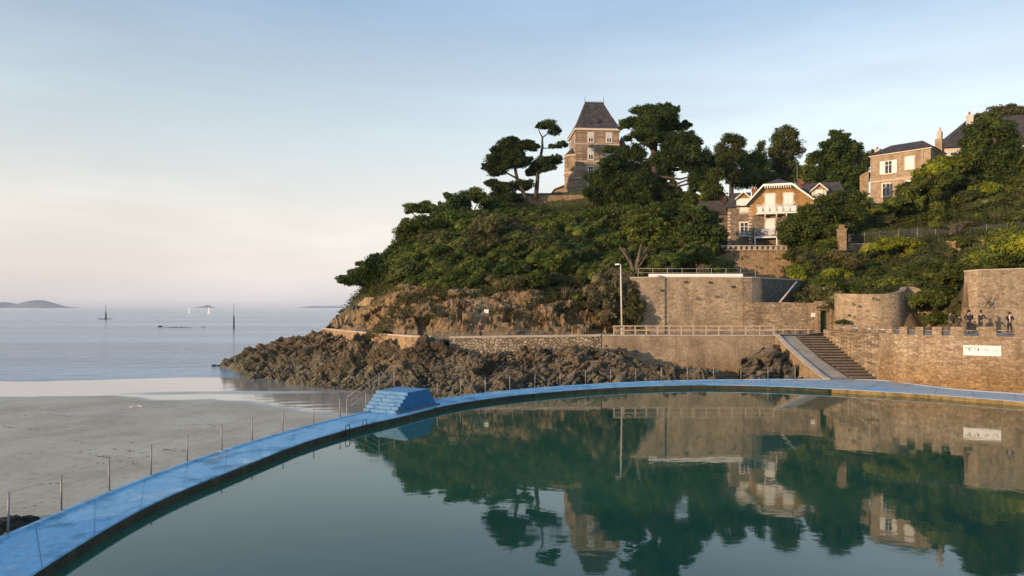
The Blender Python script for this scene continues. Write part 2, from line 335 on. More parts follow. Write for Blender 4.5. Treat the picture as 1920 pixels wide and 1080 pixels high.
def hill_mat():
    m, nt, N, L, P = new_mat('hill_ground')
    a = N.new('ShaderNodeAttribute'); a.attribute_name = 'rock'; g = N.new('ShaderNodeNewGeometry')
    n = noise(N, L, 0.5, 8, 0.7, vec=g.outputs['Position']); r = ramp(N, [(0.25, (0.08, 0.058, 0.036)), (0.42, (0.19, 0.135, 0.082)), (0.58, (0.28, 0.20, 0.118)), (0.8, (0.37, 0.26, 0.145))]); L.new(n.outputs[0], r.inputs[0])
    f = noise(N, L, 2.4, 7, 0.75, vec=g.outputs['Position'], mapscale=(1, 1, 1.8)); rf = ramp(N, [(0.32, (0.4, 0.4, 0.4)), (0.5, (0.95, 0.93, 0.9)), (0.70, (1.45, 1.38, 1.3))]); L.new(f.outputs[0], rf.inputs[0])
    rk = mixc(N, L, 1.0, r.outputs[0], rf.outputs[0], 'MULTIPLY')
    r2 = ramp(N, [(0.3, (0.03, 0.035, 0.014)), (0.55, (0.06, 0.065, 0.022)), (0.75, (0.12, 0.09, 0.045))]); L.new(f.outputs[0], r2.inputs[0])
    w_ = N.new('ShaderNodeMath'); w_.operation = 'MULTIPLY_ADD'; w_.inputs[1].default_value = 1.6; L.new(n.outputs[0], w_.inputs[0]); 
    sb = N.new('ShaderNodeMath'); sb.operation = 'SUBTRACT'; sb.inputs[1].default_value = 0.8; L.new(a.outputs['Fac'], sb.inputs[0]); L.new(sb.outputs[0], w_.inputs[2])
    c = mixc(N, L, w_.outputs[0], r2.outputs[0], rk); N[-1].clamp_factor = True
    L.new(c, P.inputs['Base Color']); P.inputs['Roughness'].default_value = 0.9; P.inputs['Specular IOR Level'].default_value = 0.2
    b = N.new('ShaderNodeBump'); b.inputs['Strength'].default_value = 0.8; b.inputs['Distance'].default_value = 0.2; L.new(f.outputs[0], b.inputs['Height']); L.new(b.outputs[0], P.inputs['Normal'])
    return m
HILL = hill_mat()

# ------------------------------------------------------------------ profiles: ground height as a function of direction and depth
def prof(cols):
    ks = sorted(cols)
    def h(px, d):
        px = np.asarray(px, float); d = np.asarray(d, float)
        Z = np.stack([np.interp(d, [q[0] for q in cols[k]], [q[1] for q in cols[k]]) for k in ks])
        i = np.clip(np.searchsorted(ks, px)-1, 0, len(ks)-2); kk = np.array(ks, float)
        t = np.clip((px-kk[i])/(kk[i+1]-kk[i]), 0, 1); t = t*t*(3-2*t)*0.5+t*0.5
        idx = np.indices(px.shape) if px.ndim else None
        A = np.take_along_axis(Z, i[None], 0)[0]; B = np.take_along_axis(Z, (i+1)[None], 0)[0]
        return A*(1-t)+B*t
    return h
hill_cols = {
 560: [(60,-3),(84,-3),(200,-6)],
 597: [(82,2.4),(86,2.6),(90,0.5),(96,-3),(200,-6)],
 640: [(76,2.6),(79,2.8),(84,4.8),(90,5.2),(104,2),(130,-3),(200,-6)],
 690: [(70,2.6),(72.5,2.8),(77,5.0),(80,6.2),(82.5,7.4),(95,9.5),(110,6),(140,-3),(200,-6)],
 760: [(62,2.7),(64.5,2.8),(68,5.6),(72,7.5),(80,11),(90,14),(105,16),(125,13),(160,0),(200,-6)],
 850: [(61,2.7),(64,2.9),(67,5.8),(71,8),(80,12.5),(95,17.5),(108,20.2),(125,20),(170,5),(220,-4)],
 950: [(61,2.7),(64.5,2.9),(67,5.6),(70,7.6),(80,12),(95,17.5),(112,22.2),(117.5,22.7),(119,25.4),(140,26.5),(180,16),(240,0)],
 1090:[(61,2.8),(65.5,2.9),(68,5.4),(71,6.8),(80,11),(95,17),(112,22.0),(117.5,22.9),(119,26.2),(150,27),(240,20)],
 1180:[(61,3.1),(66,3.1),(69,5.6),(72,8.2),(80,9.8),(90,13),(105,18),(120,24),(140,28),(240,26)],
 1192:[(61,3.2),(66.6,3.2),(66.9,8.5),(80,9.3),(90,12.5),(105,17),(120,23),(140,28),(240,26)],
 1340:[(61,3.2),(66.6,3.2),(66.9,8.5),(78,9.1),(88,11),(93,13.6),(105,15.5),(125,23),(150,30),(240,30)],
 1352:[(61,3.2),(66.6,3.2),(66.9,8.4),(80,8.8),(91.9,8.9),(92.3,13.8),(97,14.2),(108,15),(125,23),(150,30),(240,30)],
 1402:[(61,3.2),(67.6,3.2),(67.9,8.4),(80,8.8),(91.9,8.9),(92.3,13.8),(97,14.2),(108,15),(125,23),(150,30),(240,30)],
 1440:[(61,3.2),(71.0,3.2),(71.3,8.4),(80,8.8),(91.9,8.9),(92.3,13.8),(97,14.2),(108,15),(125,23),(150,30),(240,30)],
 1462:[(61,3.2),(73.0,3.2),(73.3,8.4),(80,8.8),(91.9,8.9),(92.3,13.8),(97,14.2),(108,15),(125,23),(150,30),(240,30)],
 1492:[(61,3.2),(73.0,3.2),(73.5,8.4),(80,9.0),(91.9,9.3),(92.3,14),(98,14.6),(108,16),(125,24),(150,30),(240,30)],
 1500:[(61,3.2),(66.6,3.2),(66.9,5.6),(72,7.4),(80,10.2),(90,14.2),(98,16),(108,18),(125,24),(150,30),(240,30)],
 1540:[(61,3.4),(65.4,3.4),(65.7,5.4),(72,8.2),(80,11.5),(90,15.5),(98,18.5),(108,22),(125,25),(150,30),(240,32)],
 1566:[(61,3.4),(65.6,3.4),(65.9,5.4),(72,8.2),(80,11.5),(90,15.5),(98,18.5),(108,22),(125,25),(150,30),(240,32)],
 1570:[(58,3.6),(63.5,3.6),(63.8,5.6),(72,8.2),(80,10.4),(83.6,11.7),(84.4,13.4),(90,16),(98,19.5),(108,22.5),(125,25),(150,30),(240,32)],
 1625:[(58,3.6),(62.4,3.6),(62.7,5.6),(72,8.4),(80,10.6),(83.6,11.8),(84.4,13.5),(90,16.4),(98,20),(108,22.6),(125,25),(150,30),(240,32)],
 1700:[(58,3.6),(61.5,3.7),(62.5,5.6),(70,8.8),(78,11.2),(82,12.6),(84,14),(90,17.2),(97,21.4),(108,23),(125,26),(150,30),(240,34)],
 1735:[(56,3.6),(62.5,3.7),(64.5,6.0),(70,9),(80,13.5),(90,18),(97,22),(108,24),(125,27),(150,30),(240,34)],
 1795:[(52,3.6),(58.0,3.7),(61,5.6),(68,8.8),(76,11.0),(77.2,11.4),(78.2,13.6),(90,19),(100,23.5),(112,27),(130,30),(240,36)],
 1815:[(50,3.6),(56.6,3.7),(57.0,8.3),(66,10.0),(74,11.2),(75.6,11.6),(76.8,13.8),(88,19.5),(100,24.5),(112,28),(130,31),(240,36)],
 2000:[(48,3.6),(56.6,3.7),(57.0,8.3),(66,11.5),(75,15.5),(88,21),(100,26),(112,30),(130,33),(240,38)],
 2400:[(48,3.6),(56.6,3.7),(57.0,8.3),(66,12),(75,16),(88,22),(100,27),(112,31),(130,34),(240,38)],
}
HILLH = prof(hill_cols)
def zat(px, d): return float(HILLH(np.array([px]), np.array([d]))[0])
def gridmesh(pxs, ds, H, disp=None):
    PX, D = np.meshgrid(pxs, ds, indexing='ij'); Z = H(PX.ravel(), D.ravel()).reshape(PX.shape)
    XX = (PX-960)*D/F; YY = D.copy()
    if disp is not None: XX, YY, Z = disp(PX, XX, YY, Z)
    n, m = PX.shape; idx = np.arange(n*m).reshape(n, m)
    f = np.stack([idx[:-1, :-1], idx[1:, :-1], idx[1:, 1:], idx[:-1, 1:]], -1).reshape(-1, 4)
    return np.stack([XX, YY, Z], -1).reshape(-1, 3), f, PX, D
def hill_disp(PX, XX, YY, Z):
    left = np.clip((1180-PX)/30, 0, 1); near = np.clip((YY-66.5)/1.5, 0, 1)*np.clip((78-YY)/8, 0, 1)
    onset = np.clip((YY - np.interp(PX, [600, 640, 690, 760, 1180], [85, 79, 72.6, 64.0, 65.2]))/1.5, 0, 1)
    k = left*onset*np.clip((np.interp(PX, [600, 660, 760, 900, 1180], [92, 85, 77, 75, 76])-YY)/5, 0.15, 1)*np.clip((PX-600)/30, 0, 1)
    a = XX*0.8+Z*0.6; b_ = Z*0.9-XX*0.5
    d = plates(a, b_*1.5, 2.4, 3, 1.1, 0.9, (0.3, 0.5)) + plates(a, b_*1.6, 0.95, 8, 0.6, 0.5, (0.3, 0.5)) + plates(a, b_*1.6, 0.42, 18, 0.25, 0.2, (0.3, 0.5))
    Z2 = Z + k*d*0.35; Y2 = YY - k*d*1.5
    Z2 = Z2 + (fbm(XX*0.15, YY*0.15, 4)-0.47)*1.5*np.clip((YY-72)/15, 0, 1)*np.clip(np.abs(PX-1420)/80-1, 0, 1)
    return XX, Y2, Z2
def build_hill():
    pxs = np.concatenate([np.arange(560, 1180, 3.0), np.arange(1180, 1200, 1.0), np.arange(1200, 1560, 4.0), np.arange(1560, 1574, 1.0), np.arange(1576, 1830, 4.0), np.arange(1832, 2400, 12.0)])
    ds = np.concatenate([np.arange(48, 54, 1.5), np.arange(54, 80, 0.3), np.arange(80, 130, 1.1), np.arange(130, 241, 8)])
    V, f, PX, D = gridmesh(pxs, ds, HILLH, hill_disp)
    lim = np.interp(PX, [600, 660, 760, 900, 1000, 1180, 1200, 1540, 1740, 1800, 2400], [92, 82, 73, 70.5, 71, 70, 66, 66, 65, 62, 57])
    rock = np.clip((lim-D)/3+0.5, 0, 1).ravel()
    # open quarry-coloured banks on the slope
    for (cx, cd, rx, rd) in ((1248, 90, 22, 5), (1155, 92, 14, 3), (1740, 66, 25, 5), (1100, 96, 12, 2)):
        rock = np.maximum(rock, np.exp(-(((PX-cx)/rx)**2+((D-cd)/rd)**2)).ravel()*1.1)
    # cut everything left of the headland's back out
    front = np.interp(PX.ravel(), [560, 606, 640, 700, 775, 845, 1130, 1544, 1560, 1735, 1800, 2400], [84, 84.5, 79.0, 68.8, 62.0, 61.2, 62.5, 62.3, 60, 58, 54.5, 54.5])
    f = f[D.ravel()[f].min(1) > front[f].min(1)]; u, inv = np.unique(f, return_inverse=True); V = V[u]; f = inv.reshape(-1, 4); rock = rock[u]
    me = mesh_np('hillside', V, f, False, attr={'rock': rock}); me.materials.append(HILL)
    o = link('hillside', me); tag(o, 'wooded headland slope rising behind the sea path with bare rock at its foot', None, None, 'structure')
build_hill()

# ------------------------------------------------------------------ shore rocks
rock_cols = {
 395: [(60,-4),(87,-4),(100,-4)],
 420: [(60,-4),(85,-2.6),(87,-1.7),(90,-1.5),(94,-3),(100,-4)],
 500: [(50,-4),(70,-2.6),(72,-1.6),(77,-0.2),(84,0.9),(88,0.4),(96,-3),(100,-4)],
 560: [(50,-4),(65,-2.3),(68,-0.8),(73,0.6),(80,1.8),(86,2.0),(92,0),(98,-3)],
 620: [(50,-4),(61,-2.0),(64,-0.6),(69,0.9),(75,2.0),(79,2.6),(84,2.6),(94,-1),(100,-3)],
 700: [(45,-4),(57,-1.8),(60,-0.4),(63,0.8),(67,1.8),(69,2.6),(70,2.5),(100,2)],
 800: [(45,-4),(55.5,-1.6),(58,0.2),(60,1.8),(61.2,2.9),(62.2,2.8),(63,2.5),(100,2)],
 850: [(45,-4),(54,-1.5),(57,-0.2),(59.5,1.3),(61.0,2.3),(62,2.0),(100,2)],
 900: [(45,-4),(51.5,-1.5),(55,-0.4),(58,0.8),(60.5,1.5),(62,1.5),(100,2)],
 1000:[(45,-4),(50,-1.4),(54,-0.2),(58,1.1),(60.5,1.9),(62,1.8),(100,1)],
 1130:[(45,-4),(51.5,-1.4),(55,0.1),(58.5,1.4),(61,2.3),(62,2.2),(100,1)],
 1165:[(45,-4),(51.5,-1.4),(55,0.1),(58.5,1.2),(61,1.9),(62,1.9),(100,1)],
 1195:[(45,-4),(51.5,-1.4),(55,0.0),(58,0.6),(61,0.9),(100,0)],
 1240:[(45,-4),(51.5,-1.4),(55,-0.3),(60,-0.1),(100,0)],
 1300:[(45,-4),(52,-1.4),(55,-0.1),(58,0.3),(60,0.3),(100,0)],
 1345:[(45,-4),(52.5,-1.4),(55,-0.1),(58,0.2),(60,0.1),(100,0)],
 1358:[(45,-4),(53,-1.5),(60,-1.2),(100,-1)],
 1380:[(45,-4),(53,-1.5),(60,-1.2),(100,-1)],
 1392:[(45,-4),(53,-1.4),(55,-0.2),(58,0.9),(61,1.2),(100,1)],
 1445:[(45,-4),(53,-1.4),(55,-0.2),(58,1.4),(61,2.0),(100,2)],
 1480:[(45,-4),(53,-1.4),(55,-0.3),(57.5,0.6),(61,1.4),(100,1)],
 1505:[(45,-4),(53,-1.6),(58,-1.2),(100,-1)],
}
ROCKH = prof(rock_cols)
def rock_disp(PX, XX, YY, Z):
    k = np.clip((Z+2.2)/1.0, 0, 1)
    a = XX*0.85+YY*0.35; b_ = YY*0.8-XX*0.45
    d = plates(a, b_*1.2, 6.5, 51, 1.7, 1.3, (0.3, -0.4)) + plates(a, b_*1.3, 2.6, 21, 1.2, 0.9, (0.45, -0.5)) + plates(a, b_*1.5, 1.25, 31, 0.75, 0.55, (0.45, -0.5)) + plates(a, b_*1.4, 0.5, 41, 0.28, 0.2, (0.4, -0.4))
    up = np.where((PX > 760) & (PX < 1190), 0.75, np.where(PX < 660, 0.6, 0.9))
    return XX-0.25*k*d, YY-0.45*k*d, Z+k*(d-0.1)*0.75*up

def build_rocks():
    for name, a, b, lab in (('rocky_shore', 395, 1358, 'jagged brown rocks sloping from the sea path down to the wet beach'),
                            ('rock_outcrop', 1380, 1505, 'dark rock outcrop standing against the foot of the slipway wall')):
        V, f, PX, D = gridmesh(np.arange(a, b+0.1, 2.2), np.concatenate([np.arange(49, 66, 0.16), np.arange(66, 98, 0.3)]), ROCKH, rock_disp)
        Dn = D.ravel(); lim = np.interp(PX.ravel(), [395, 600, 640, 700, 775, 1505], [98, 88, 79, 69.5, 61.6, 61.6])
        keep = (Dn[f].max(1) < lim[f].max(1)) & (V[f][:, :, 2].max(1) > -3.2)
        f = f[keep]; u, inv = np.unique(f, return_inverse=True)
        me = mesh_np(name, V[u], inv.reshape(-1, 4)); me.materials.append(ROCK)
        tag(link(name, me), lab, None, None, 'structure')
build_rocks()
def hull_rock(seed, ax):
    r = random.Random(seed); bm = bmesh.new()
    for i in range(16):
        v = Vector((r.gauss(0, 1), r.gauss(0, 1), r.gauss(0, 1))).normalized()*r.uniform(0.75, 1.1)
        bm.verts.new((v.x*ax[0], v.y*ax[1], v.z*ax[2]))
    bmesh.ops.convex_hull(bm, input=bm.verts)
    bmesh.ops.delete(bm, geom=[v for v in bm.verts if not v.link_faces], context='VERTS')
    bmesh.ops.bevel(bm, geom=bm.edges[:], offset=0.05, segments=1, affect='EDGES')
    me = bpy.data.meshes.new('boulder'); bm.to_mesh(me); bm.free(); me.materials.append(ROCK); return me
BOULD = [hull_rock(i, a) for i, a in enumerate([(1, 0.7, 0.55), (0.8, 0.6, 0.7), (1.3, 0.6, 0.45), (0.7, 0.7, 0.6), (1.1, 0.8, 0.5), (0.9, 0.5, 0.8), (1.5, 0.6, 0.5), (0.8, 0.8, 0.45)])]
def build_boulders():
    r = random.Random(5); n = 0
    while n < 190:
        px = r.choice([r.uniform(425, 780), r.uniform(780, 1350), r.uniform(820, 1260), r.uniform(1392, 1490)]); d = r.uniform(50, 62 if px > 780 else 88)
        z = float(ROCKH(np.array([px]), np.array([d]))[0])
        if z < -1.6 or z > 2.9: continue
        lim = np.interp(px, [395, 600, 640, 700, 775, 1505], [96, 82, 76, 67.5, 60.4, 60.2])
        if d > lim: continue
        s = r.uniform(0.3, 0.8)*(1.25 if d > 65 else 1) * (1.6 if r.random() < 0.12 else 0.85)
        o = bpy.data.objects.new('boulder', BOULD[n % 8]); C.objects.link(o)
        o.location = (X(px, d), d-0.2, z+s*0.18); o.scale = (s, s, s*r.uniform(0.8, 1.3))
        o.rotation_euler = (r.uniform(-0.4, 0.4), r.uniform(-0.95, -0.25), r.uniform(-0.5, 0.7))
        seg = ('loose angular boulder on the seaward point of the rocky shore' if px < 640 else
               'angular boulder on the rocky shore below the sea path' if px < 1190 else
               'boulder at the foot of the tall retaining wall' if px < 1380 else 'dark boulder piled beside the slipway wall')
        tag(o, seg, 'boulder', {'l': 'boulders on the rocky point', 'a': 'boulders below the sea path', 'b': 'boulders under the retaining wall', 'd': 'boulders beside the slipway'}[seg[0]])
        n += 1
    # small loose stones, uncountable
    V = []; Fc = []
    for k in range(2600):
        px = r.uniform(430, 1350); d = r.uniform(50, 61 if px > 780 else 80)
        z = float(ROCKH(np.array([px]), np.array([d]))[0])
        if z < -2.0 or z > 2.4 or d > np.interp(px, [395, 600, 640, 700, 775, 1505], [96, 84, 78, 68.5, 61, 61]): continue
        s = r.uniform(0.08, 0.28); me = BOULD[k % 8]; b = len(V)
        rot = Matrix.Rotation(r.uniform(0, 6), 3, 'Z') @ Matrix.Rotation(r.uniform(-1, 1), 3, 'Y')
        dz = float(rock_disp(np.array([px]), np.array([X(px, d)]), np.array([d]), np.array([z]))[2][0])
        for v in me.vertices:
            q = rot @ v.co*s; V.append((q.x+X(px, d), q.y+d, q.z+max(z, dz)+s*0.3))
        for p in me.polygons: Fc.append([b+i for i in p.vertices])
    me = bpy.data.meshes.new('rock_rubble'); me.from_pydata(V, [], Fc); me.materials.append(ROCK)
    tag(link('rock_rubble', me), 'small broken stones scattered over the rocky shore', None, None, 'stuff')
build_boulders()

# ------------------------------------------------------------------ sand, sea
def sand_z(x, y):
    y2 = y - 3.5*np.clip((x+52)/20, 0, 1)
    return np.interp(y2, [-60, 0, 38, 55, 71.5, 80, 120, 200], [-1.0, -1.05, -1.2, -1.5, -2.0, -2.25, -4, -8]) + (fbm(x*0.08, y*0.12, 51)-0.47)*0.10
def build_sand():
    xs = np.concatenate([np.arange(-150, -60, 4), np.arange(-60, 40, 0.6)]); ys = np.concatenate([np.arange(-40, 14, 4), np.arange(14, 82, 0.45), np.arange(82, 130, 6)])
    XX, YY = np.meshgrid(xs, ys, indexing='ij'); Z = sand_z(XX, YY) + (vnoise(XX*0.9+YY*0.3, YY*2.2, 3)-0.5)*0.035*np.clip((60-YY)/10, 0, 1)
    n, m = XX.shape; idx = np.arange(n*m).reshape(n, m)
    f = np.stack([idx[:-1, :-1], idx[1:, :-1], idx[1:, 1:], idx[:-1, 1:]], -1).reshape(-1, 4)
    edge = np.interp(XX, [-150, -60, -40.6, -33, -27.7, -23.3, -17.9, -12.6, -9, 40], [58, 56, 54.6, 55.5, 52.6, 53.2, 49.7, 44.9, 43, 42]) + (fbm(XX*0.25, YY*0.25, 61)-0.47)*3.0
    wet = np.clip((YY-edge)/1.6+0.5, 0, 1)
    dull = np.clip(1-np.abs(YY-(58.5+0.12*(XX+20)))/1.8, 0, 1)*np.clip((XX+34)/6, 0, 1)*0.55
    wet = np.clip(wet-dull*fbm(XX*0.5, YY*0.7, 77)*1.6, 0, 1)
    me = mesh_np('beach', np.stack([XX, YY, Z], -1).reshape(-1, 3), f, True, attr={'wet': wet.ravel()})
    mt, nt, N, L, P = new_mat('sand')
    a = N.new('ShaderNodeAttribute'); a.attribute_name = 'wet'; g = N.new('ShaderNodeNewGeometry')
    n1 = noise(N, L, 0.22, 7, 0.6, vec=g.outputs['Position'], mapscale=(1, 0.9, 1)); r = ramp(N, [(0.36, (0.42, 0.345, 0.26)), (0.5, (0.49, 0.405, 0.31)), (0.62, (0.54, 0.455, 0.35))]); L.new(n1.outputs[0], r.inputs[0])
    n2 = noise(N, L, 2.4, 9, 0.78, vec=g.outputs['Position'], mapscale=(1, 1.1, 1)); r2 = ramp(N, [(0.33, (0.60, 0.58, 0.56)), (0.42, (0.93, 0.93, 0.93)), (0.52, (1.0, 1.0, 1.0)), (0.66, (1.06, 1.06, 1.04))]); L.new(n2.outputs[0], r2.inputs[0])
    c = mixc(N, L, 1.0, r.outputs[0], r2.outputs[0], 'MULTIPLY'); c = mixc(N, L, a.outputs['Fac'], c, (0.34, 0.30, 0.26))
    L.new(c, P.inputs['Base Color'])
    mr = N.new('ShaderNodeMapRange'); mr.inputs['To Min'].default_value = 0.92; mr.inputs['To Max'].default_value = 0.10; L.new(a.outputs['Fac'], mr.inputs['Value']); L.new(mr.outputs[0], P.inputs['Roughness'])
    ms = N.new('ShaderNodeMapRange'); ms.inputs['To Min'].default_value = 0.08; ms.inputs['To Max'].default_value = 1.0; L.new(a.outputs['Fac'], ms.inputs['Value']); L.new(ms.outputs[0], P.inputs['Specular IOR Level'])
    b = N.new('ShaderNodeBump'); b.inputs['Distance'].default_value = 0.05
    mb = N.new('ShaderNodeMapRange'); mb.inputs['To Min'].default_value = 0.9; mb.inputs['To Max'].default_value = 0.02; L.new(a.outputs['Fac'], mb.inputs['Value']); L.new(mb.outputs[0], b.inputs['Strength'])
    L.new(n2.outputs[0], b.inputs['Height']); L.new(b.outputs[0], P.inputs['Normal'])
    me.materials.append(mt); tag(link('beach', me), 'grey sand beach with a pale wet sheet of water towards the sea', None, None, 'structure')
build_sand()
def water_mat(name, col, rough, bumps, ior=1.33, spec=0.5):
    m, nt, N, L, P = new_mat(name)
    P.inputs['Base Color'].default_value = (*col, 1); P.inputs['Roughness'].default_value = rough; P.inputs['IOR'].default_value = ior; P.inputs['Specular IOR Level'].default_value = spec
    g = N.new('ShaderNodeNewGeometry'); prev = None
    for sc, ms, dist, st in bumps:
        n = noise(N, L, sc, 3, 0.55, vec=g.outputs['Position'], mapscale=ms); b = N.new('ShaderNodeBump'); b.inputs['Distance'].default_value = dist; b.inputs['Strength'].default_value = st
        L.new(n.outputs[0], b.inputs['Height'])
        if prev: L.new(prev.outputs[0], b.inputs['Normal'])
        prev = b
    L.new(prev.outputs[0], P.inputs['Normal']); return m, N, L, P
SEA, sN, sL, sP = water_mat('sea_water', (0.10, 0.135, 0.15), 0.14, [(0.25, (1, 2.4, 1), 0.8, 0.7), (1.3, (1, 2.0, 1), 0.22, 0.8)])
g_ = sN.new('ShaderNodeNewGeometry'); n_ = noise(sN, sL, 0.010, 6, 0.6, vec=g_.outputs['Position'], mapscale=(0.35, 2.2, 1)); r_ = ramp(sN, [(0.42, (0.045, 0.12, 0.20)), (0.58, (0.17, 0.29, 0.39))])
sL.new(n_.outputs[0], r_.inputs[0]); sL.new(r_.outputs[0], sP.inputs['Base Color'])
def build_sea():
    m = MB(); R = 14000
    m.face([(-R, 55, -2.0), (R, 55, -2.0), (R, R, -2.0), (-R, R, -2.0)]); m.face([(-R, -R, -2.0), (-120, -R, -2.0), (-120, 55, -2.0), (-R, 55, -2.0)])
    tag(m.build('sea', SEA), 'calm pale blue sea reaching to the horizon', None, None, 'structure')
build_sea()

# ------------------------------------------------------------------ pool, walkway, blue stepped block
WZ = 0.18
OUT = [(-260,1110),(-60,1036),(15,1003),(115,960),(205,923),(283,893),(351,867),(416,846),(473,828),(530,811),(588,796),(638,784),(692,771),(745,760.5),(820,750),(863,743),(910,737),(956,732.5),(1002,728),(1050,724.5),(1098,721.5),(1145,718.8),(1240,714.5),(1340,712.5),(1440,711.5),(1545,711.3),(1646,711.7),(1690,716.7),(1760,727.5),(1813,732),(1920,739),(2300,765)]
INN = [(-160,1240),(-20,1132),(55,1077),(133,1030),(213,980),(283,943),(350,913),(417,888),(500,855),(567,828),(638,808),(686,794),(751,781),(822,762),(840,758),(903,748),(978,739),(1057,732),(1120,727.5),(1180,724.3),(1260,721.8),(1330,721),(1440,723),(1530,727),(1640,733),(1760,740),(1920,753),(2300,790)]
def world_line(L_): return [gp(px, py, WZ) for px, py in L_]
def resample(P, n):
    P = np.array([(p.x, p.y) for p in P]); s = np.concatenate([[0], np.cumsum(np.linalg.norm(np.diff(P, axis=0), axis=1))])
    t = np.linspace(0, s[-1], n); Q = np.stack([np.interp(t, s, P[:, 0]), np.interp(t, s, P[:, 1])], -1)
    K = np.ones(9)/9
    for k in range(2):
        for c in range(2):
            e = np.pad(Q[:, c], 4, mode='edge'); q = np.convolve(e, K, 'valid'); q[:5] = Q[:5, c]; q[-5:] = Q[-5:, c]; Q[:, c] = q
    return Q
OUTW = resample(world_line(OUT), 260); INNW = resample(world_line(INN), 260)
def paint_mat():
    m, nt, N, L, P = new_mat('blue_pool_paint')
    g = N.new('ShaderNodeNewGeometry'); sx = N.new('ShaderNodeSeparateXYZ'); L.new(g.outputs['Position'], sx.inputs[0])
    n = noise(N, L, 0.7, 8, 0.7, vec=g.outputs['Position']); r = ramp(N, [(0.36, (0.07, 0.20, 0.29)), (0.43, (0.10, 0.29, 0.47)), (0.50, (0.20, 0.42, 0.60)), (0.56, (0.13, 0.34, 0.54)), (0.66, (0.42, 0.55, 0.62))]); L.new(n.outputs[0], r.inputs[0])
    f = noise(N, L, 4.0, 8, 0.8, vec=g.outputs['Position']); rf = ramp(N, [(0.32, (0.72, 0.74, 0.76)), (0.5, (1, 1, 1)), (0.68, (1.25, 1.15, 1.08))]); L.new(f.outputs[0], rf.inputs[0])
    c = mixc(N, L, 1.0, r.outputs[0], rf.outputs[0], 'MULTIPLY')
    # paint worn to pale concrete towards the slipway, scuffs elsewhere
    w2 = noise(N, L, 0.5, 7, 0.7, vec=g.outputs['Position']); mr = N.new('ShaderNodeMapRange'); mr.inputs['From Min'].default_value = 6; mr.inputs['From Max'].default_value = 30; mr.inputs['To Min'].default_value = -0.05; mr.inputs['To Max'].default_value = 0.20
    L.new(sx.outputs[0], mr.inputs['Value']); ad = N.new('ShaderNodeMath'); ad.operation = 'ADD'; L.new(w2.outputs[0], ad.inputs[0]); L.new(mr.outputs[0], ad.inputs[1])
    rw = ramp(N, [(0.52, (0, 0, 0)), (0.66, (0.9, 0.9, 0.9))]); L.new(ad.outputs[0], rw.inputs[0])
    c = mixc(N, L, rw.outputs[0], c, (0.36, 0.38, 0.39))
    d = noise(N, L, 0.38, 7, 0.75, vec=g.outputs['Position'], mapscale=(1, 1, 1)); rd = ramp(N, [(0.30, (0.85, 0.85, 0.85)), (0.43, (0, 0, 0))]); L.new(d.outputs[0], rd.inputs[0])
    c = mixc(N, L, rd.outputs[0], c, (0.13, 0.17, 0.17))
    L.new(c, P.inputs['Base Color'])
    rr = ramp(N, [(0.35, (0.38,)*3), (0.6, (0.7,)*3)]); L.new(f.outputs[0], rr.inputs[0]); L.new(rr.outputs[0], P.inputs['Roughness'])
    b = N.new('ShaderNodeBump'); b.inputs['Strength'].default_value = 0.35; b.inputs['Distance'].default_value = 0.03; L.new(f.outputs[0], b.inputs['Height']); L.new(b.outputs[0], P.inputs['Normal'])
    return m
PAINT = paint_mat()
def simple_ramp_mat(name, stops, scale=1.0, rough=0.9, ms=None, bump=0.4):
    m, nt, N, L, P = new_mat(name); g = N.new('ShaderNodeNewGeometry')
    n = noise(N, L, scale, 8, 0.75, vec=g.outputs['Position'], mapscale=ms); r = ramp(N, stops); L.new(n.outputs[0], r.inputs[0]); L.new(r.outputs[0], P.inputs['Base Color']); P.inputs['Roughness'].default_value = rough
    b = N.new('ShaderNodeBump'); b.inputs['Strength'].default_value = bump; b.inputs['Distance'].default_value = 0.05; L.new(n.outputs[0], b.inputs['Height']); L.new(b.outputs[0], P.inputs['Normal']); return m
ALGAE = simple_ramp_mat('pool_edge_algae', [(0.3, (0.010, 0.012, 0.008)), (0.5, (0.03, 0.03, 0.016)), (0.7, (0.075, 0.065, 0.03))], 2.0)
ALGAE_Y = simple_ramp_mat('pool_edge_ochre', [(0.3, (0.05, 0.035, 0.012)), (0.5, (0.20, 0.14, 0.05)), (0.7, (0.33, 0.24, 0.10))], 2.0)
